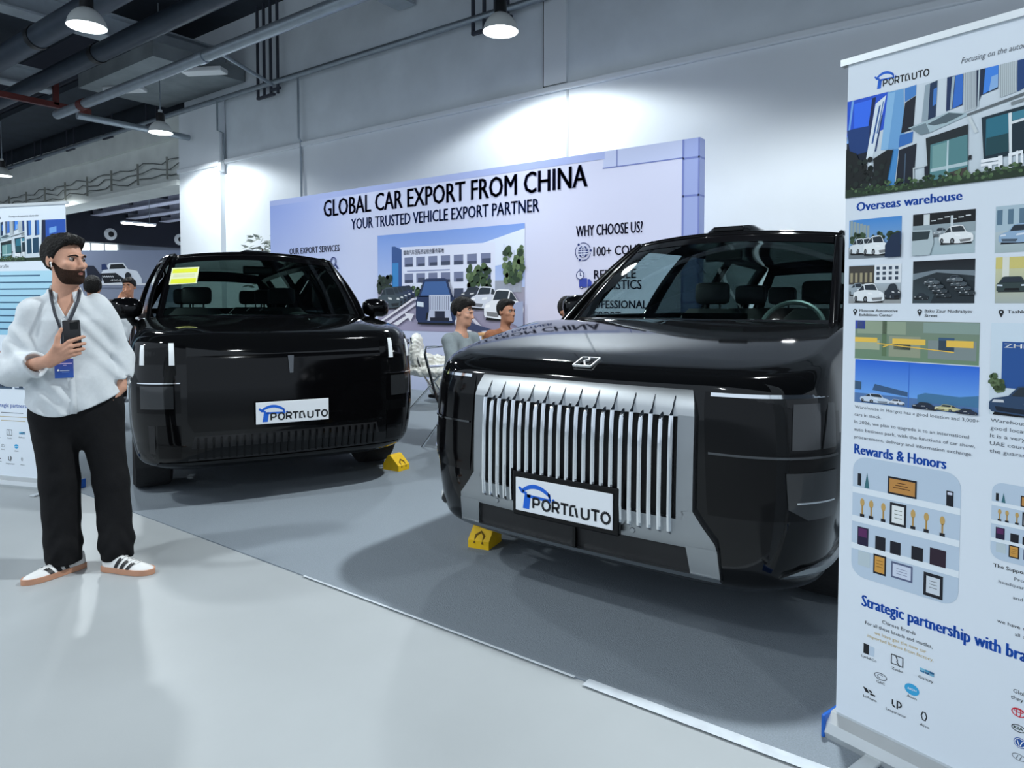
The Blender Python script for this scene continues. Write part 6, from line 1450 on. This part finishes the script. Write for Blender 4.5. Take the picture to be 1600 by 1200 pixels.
    MB().box((-.046, -.146, 1.112), (.012, .006, .02), bev=.002).build('clip', m_steel, la)
    bg = MB().box((-.046, -.150, 1.060), (.080, .003, .096), bev=.001).build('badge', mat('badge_blue', rgb(34, 78, 158), .35), la)
    p = Print(.0003); p.rect(-.040, .0, .040, .096, rgb(44, 88, 170), rgb(66, 74, 150)); p.rect(-.032, .070, .034, .075, rgb(200, 180, 220)); p.rect(-.004, .062, .010, .065, rgb(190, 180, 220)); p.ell(-.025, .040, .005, .005, (1, 1, 1), 12); p.rect(-.018, .036, .022, .039, rgb(210, 220, 240)); p.rect(-.01, .028, .02, .030, rgb(120, 160, 220))
    p.build('badge_print', (-.046, -.1516, 1.012), (1, 0, 0), (0, -1, 0), bg, off=.0004)
    # earbud
    c = Matrix.Translation(Vector(hc)) @ Matrix.Rotation(yaw, 4, 'Z') @ Vector((-.082, .002, -.016))
    eb = MB(); eb.ball((0, 0, 0), (.006, .007, .007), 0, 12, 8); eb.tube([(0, -.003, -.003), (0, -.005, -.020)], .0026, 8); e = eb.build('earbud', mat('white_plastic', rgb(228, 228, 226), .3), None, True)
    e.location = q @ c; e.rotation_euler = (0, 0, RZ + yaw); tag(e, 'small white earbud in the standing man\'s ear', 'earbud')
standing_man()
# ---------------------------------------------------------------- seated people, chairs and table behind the cars
CAMV = lambda x, y: math.atan2(-x, y) * -1
def face_rz(x, y):                       # frame whose -y looks at the camera position
    return math.atan2(y, x) - math.pi / 2
def sitJ(yaw, lean=0.0, arms='table', z=.52, side=0.0):
    J = dict(pelvis=(0, 0, z + .10), neck=(0, -lean, z + .56), head=(0, -lean - .03, z + .76), shl=(-.19, -lean, z + .50), shr=(.19, -lean, z + .50), hipl=(-.10, -.03, z + .07), hipr=(.10, -.03, z + .07), knl=(-.12, -.44, z + .06), knr=(.12, -.44, z + .06), anl=(-.12, -.42, .09), anr=(.12, -.42, .09), yaw=yaw)
    J.update(ell=(-.26, -.12 - lean, z + .24), elr=(.26, -.12 - lean, z + .24), wrl=(-.16, -.34 - lean, z + .26), wrr=(.16, -.34 - lean, z + .26), hdl=(-.10, -.42 - lean, z + .27), hdr=(.10, -.42 - lean, z + .27))
    return J
m_grey = mat('grey_polo', rgb(128, 138, 142), .9, noise=.06, nscale=50, bump=.1, bscale=120)
m_tan = mat('tan_jacket', rgb(150, 96, 66), .85, noise=.1, nscale=40, bump=.15, bscale=90)
m_dk = mat('dark_vest', rgb(34, 28, 30), .85, noise=.1, nscale=40)
m_cream = mat('cream_shirt', rgb(232, 226, 214), .85, noise=.05, nscale=40)
A90 = math.radians
# first man, facing right in profile
x, y = -4.36, 5.00
person('seated man in a grey polo shirt with glasses, in profile between the two cars', (x, y, 0), face_rz(x, y) + A90(54), dict(sitJ(A90(14), .05, z=.545), pitch=.22), shirt=m_grey, skin=m_skin, quiff=1.3, hairvol=.018, h=.010)
gl = MB()
hq = Matrix.Translation((x, y, 0)) @ Matrix.Rotation(face_rz(x, y) + A90(60), 4, 'Z')
for sx in (-1, 1): gl.tube([(sx * .032 + .020 * math.cos(a), -.105 - .05, 1.295 + .016 * math.sin(a)) for a in [2 * math.pi * i / 16 for i in range(16)]], .0015, 6, closed=True); gl.tube([(sx * .053, -.153, 1.30), (sx * .078, -.06, 1.305), (sx * .08, -.02, 1.30)], .0015, 6)
gl.tube([(-.012, -.157, 1.298), (.012, -.157, 1.298)], .0015, 6)
g = gl.build('eyeglasses', m_steel, None, True); g.location = (x, y, 0); g.rotation_euler = (0, 0, face_rz(x, y) + A90(60)); tag(g, 'thin framed glasses on the man in the grey polo shirt', 'glasses')
x, y = -4.55, 6.0
r = person('seated man in a tan jacket with a dark vest, before the backdrop', (x, y, 0), face_rz(x, y) + A90(35), dict(sitJ(A90(14), .02, z=.54)), shirt=m_tan, skin=m_skin2, sleeve='long', h=.010, quiff=1.1)
def vest(P):
    d = cone(P, (0, -.045, 1.02), (0, -.02, .70), .125, .13); d = smax(d, np.abs(P[:, 0]) - .085, .01); return smax(d, P[:, 2] - 1.06 + .3 * np.abs(P[:, 0]) * 0, .01)
sdf_obj('vest', vest, (-.2, -.3, .5), (.2, .2, 1.2), .011, m_dk, r)
x, y = -3.61, 5.76
person('seated man in a cream shirt, half hidden by an SUV wing mirror', (x, y, 0), face_rz(x, y) + A90(20), sitJ(A90(14), .06, z=.555), shirt=m_cream, skin=m_skin2, h=.010, hairvol=.02)
# standing man with hand at his face, and a dark haired person with back turned, left of the left car
def standJ(yaw, s=1.0):
    return dict(pelvis=(0, 0, .95), neck=(0, -.03, 1.43), head=(0, -.06, 1.62), shl=(-.19, 0, 1.37), shr=(.19, 0, 1.37), hipl=(-.10, 0, .88), hipr=(.10, 0, .88), knl=(-.11, -.02, .48), knr=(.11, -.02, .48), anl=(-.11, 0, .09), anr=(.11, 0, .09), yaw=yaw, ell=(-.24, .02, 1.08), elr=(.24, .02, 1.08), wrl=(-.22, -.12, .86), wrr=(.22, -.12, .86), hdl=(-.22, -.16, .78), hdr=(.22, -.16, .78))
x, y = -10.2, 4.66
J = standJ(A90(-25)); J['pitch'] = .15; J.update(ell=(-.27, -.20, 1.20), wrl=(-.13, -.20, 1.44), hdl=(-.07, -.19, 1.53))
person('man in a white T-shirt with a hand at his face, standing behind the left SUV', (x, y, 0), face_rz(x, y), J, shirt=m_shirt, skin=m_skin2, h=.011)
x, y = -8.55, 3.50
J = standJ(0); J['head'] = (0, -.05, 1.56); J['neck'] = (0, -.03, 1.38)
person('black-haired person in black seen from behind, beyond the standing man\'s shoulder', (x, y, 0), face_rz(x, y) + A90(170), J, shirt=m_dk, skin=m_skin2, h=.012, hairvol=.026)

m_wood = mat('pale_wood', rgb(206, 160, 112), .6, noise=.12, nscale=8, spec=.3)
m_wrap = mat('plastic_wrap', rgb(226, 226, 218), .16, noise=.12, nscale=12, bump=.8, bscale=26, spec=.8)
def chair(x, y, rz, label, wrapped=False, seat_z=.47):
    t = thing('folding_chair', label, 'chair', (x, y, .006), rz, )
    for sx in (-1, 1):
        MB().tube([(sx * .23, -.24, 0), (sx * .22, .06, seat_z), (sx * .21, .20, seat_z + .40)], .013, 8).build('leg', m_chrome, t, True)
        MB().tube([(sx * .21, .24, 0), (sx * .22, -.16, seat_z - .02)], .012, 8).build('leg', m_chrome, t, True)
    MB().tube([(-.21, .20, seat_z + .40), (-.17, .22, seat_z + .46), (.17, .22, seat_z + .46), (.21, .20, seat_z + .40)], .013, 8).build('back_rail', m_chrome, t, True)
    if wrapped:
        rnd = random.Random(3)
        def ws_(P):
            d = np.minimum(ellip(P, (0, -.02, seat_z + .035), (.30, .30, .09)), ellip(P, (0, .17, seat_z + .28), (.27, .08, .24))); d = smin(d, ellip(P, (.10, -.05, seat_z + .14), (.17, .18, .08)), .05); d = smin(d, ellip(P, (-.08, .05, seat_z + .16), (.14, .12, .10)), .05)
            return d + .014 * np.sin(P[:, 0] * 37 + 3 * np.sin(P[:, 2] * 29)) * np.sin(P[:, 2] * 43 + 2 * np.sin(P[:, 1] * 31)) + .008 * np.sin(P[:, 0] * 83 + P[:, 1] * 71)
        sdf_obj('crumpled_wrapping', ws_, (-.36, -.36, seat_z - .12), (.36, .34, seat_z + .56), .011, m_wrap, t, 0)
    else:
        MB().box((0, -.03, seat_z), (.42, .40, .035), bev=.015).build('seat', m_matt, t); MB().tube([(-.20, .17, seat_z + .28), (0, .19, seat_z + .27), (.20, .17, seat_z + .28)], .011, 8).build('back_bar', m_chrome, t, True)
    return t
chair(-6.36, 6.74, 2.2, 'chrome folding chair heaped with crumpled clear plastic wrapping', True)
tb = MB()
def bag(P): return smax(ellip(P, (0, 0, .24), (.42, .30, .27)) + .012 * np.sin(P[:, 0] * 28 + 3 * P[:, 2]) + .008 * np.sin(P[:, 1] * 45 + P[:, 2] * 30), .004 - P[:, 2], .01)
b_ = sdf_obj('plastic_sack', bag, (-.55, -.45, -.05), (.55, .45, .6), .016, m_wrap); b_.location = (-6.45, 7.35, .006); tag(b_, 'white plastic sack on the carpet behind the wrapped chair', 'sack')
x, y = -4.36, 5.0
chair(-4.40, 5.02, face_rz(x, y) + A90(54), 'chrome framed chair under the man in the grey polo shirt', seat_z=.50)
chair(-4.57, 6.04, face_rz(-4.55, 6.0) + A90(35), 'chrome framed chair under the man in the tan jacket', seat_z=.50)
chair(-3.50, 5.82, face_rz(-3.5, 5.8) + A90(20), 'chrome framed chair under the man in the cream shirt', seat_z=.55)
ct = thing('counter_table', 'pale wooden counter standing against the backdrop behind the seated men', 'table', (-5.0, 7.35, .006), 0)
MB().box((0, 0, .98), (1.6, .55, .04), bev=.008).build('top', m_wood, ct); MB().box((0, .24, .48), (1.5, .03, .96)).build('panel', m_wood, ct)
for sx in (-1, 1): MB().box((sx * .74, 0, .48), (.03, .5, .96)).build('side_panel', m_wood, ct)
tag(MB().box((-4.75, 7.3, 1.086), (.30, .24, .12), bev=.006, rz=.3).build('paper_stack', m_plate), 'white stack of paper on the pale wooden counter', 'paper')
# plant at the left end of the backdrop
pl = thing('potted_plant', 'tall pale-leaved potted plant at the left end of the backdrop', 'plant', (-12.35, 8.25, 0))
MB().lathe([(0, 0), (.16, 0), (.20, .38), (.19, .40), (.17, .38), (0, .36)], n=20).build('pot', m_white, pl, True)
MB().tube([(0, 0, .3), (.02, 0, 1.4), (-.01, 0, 2.5)], .02, 8).build('stem', mat('bark', rgb(90, 76, 60), .8, noise=.2, nscale=20), pl, True)
lf = MB()
for i in range(150):
    a = random.uniform(0, 6.28); rr = random.uniform(.02, .28); z = random.uniform(1.7, 2.78); c = Vector((rr * math.cos(a), rr * math.sin(a), z)); d = Vector((math.cos(a + random.uniform(-.8, .8)), math.sin(a + random.uniform(-.8, .8)), random.uniform(-.6, .5))).normalized(); s = d.orthogonal().normalized() * .035; n_ = d.cross(s).normalized() * .01
    lf.add([c, c + d * .07 + s + n_, c + d * .16, c + d * .07 - s + n_], [(0, 1, 2, 3)])
lf.build('leaves', mat('grey_leaf', rgb(150, 158, 150), .6, noise=.3, nscale=12), pl)
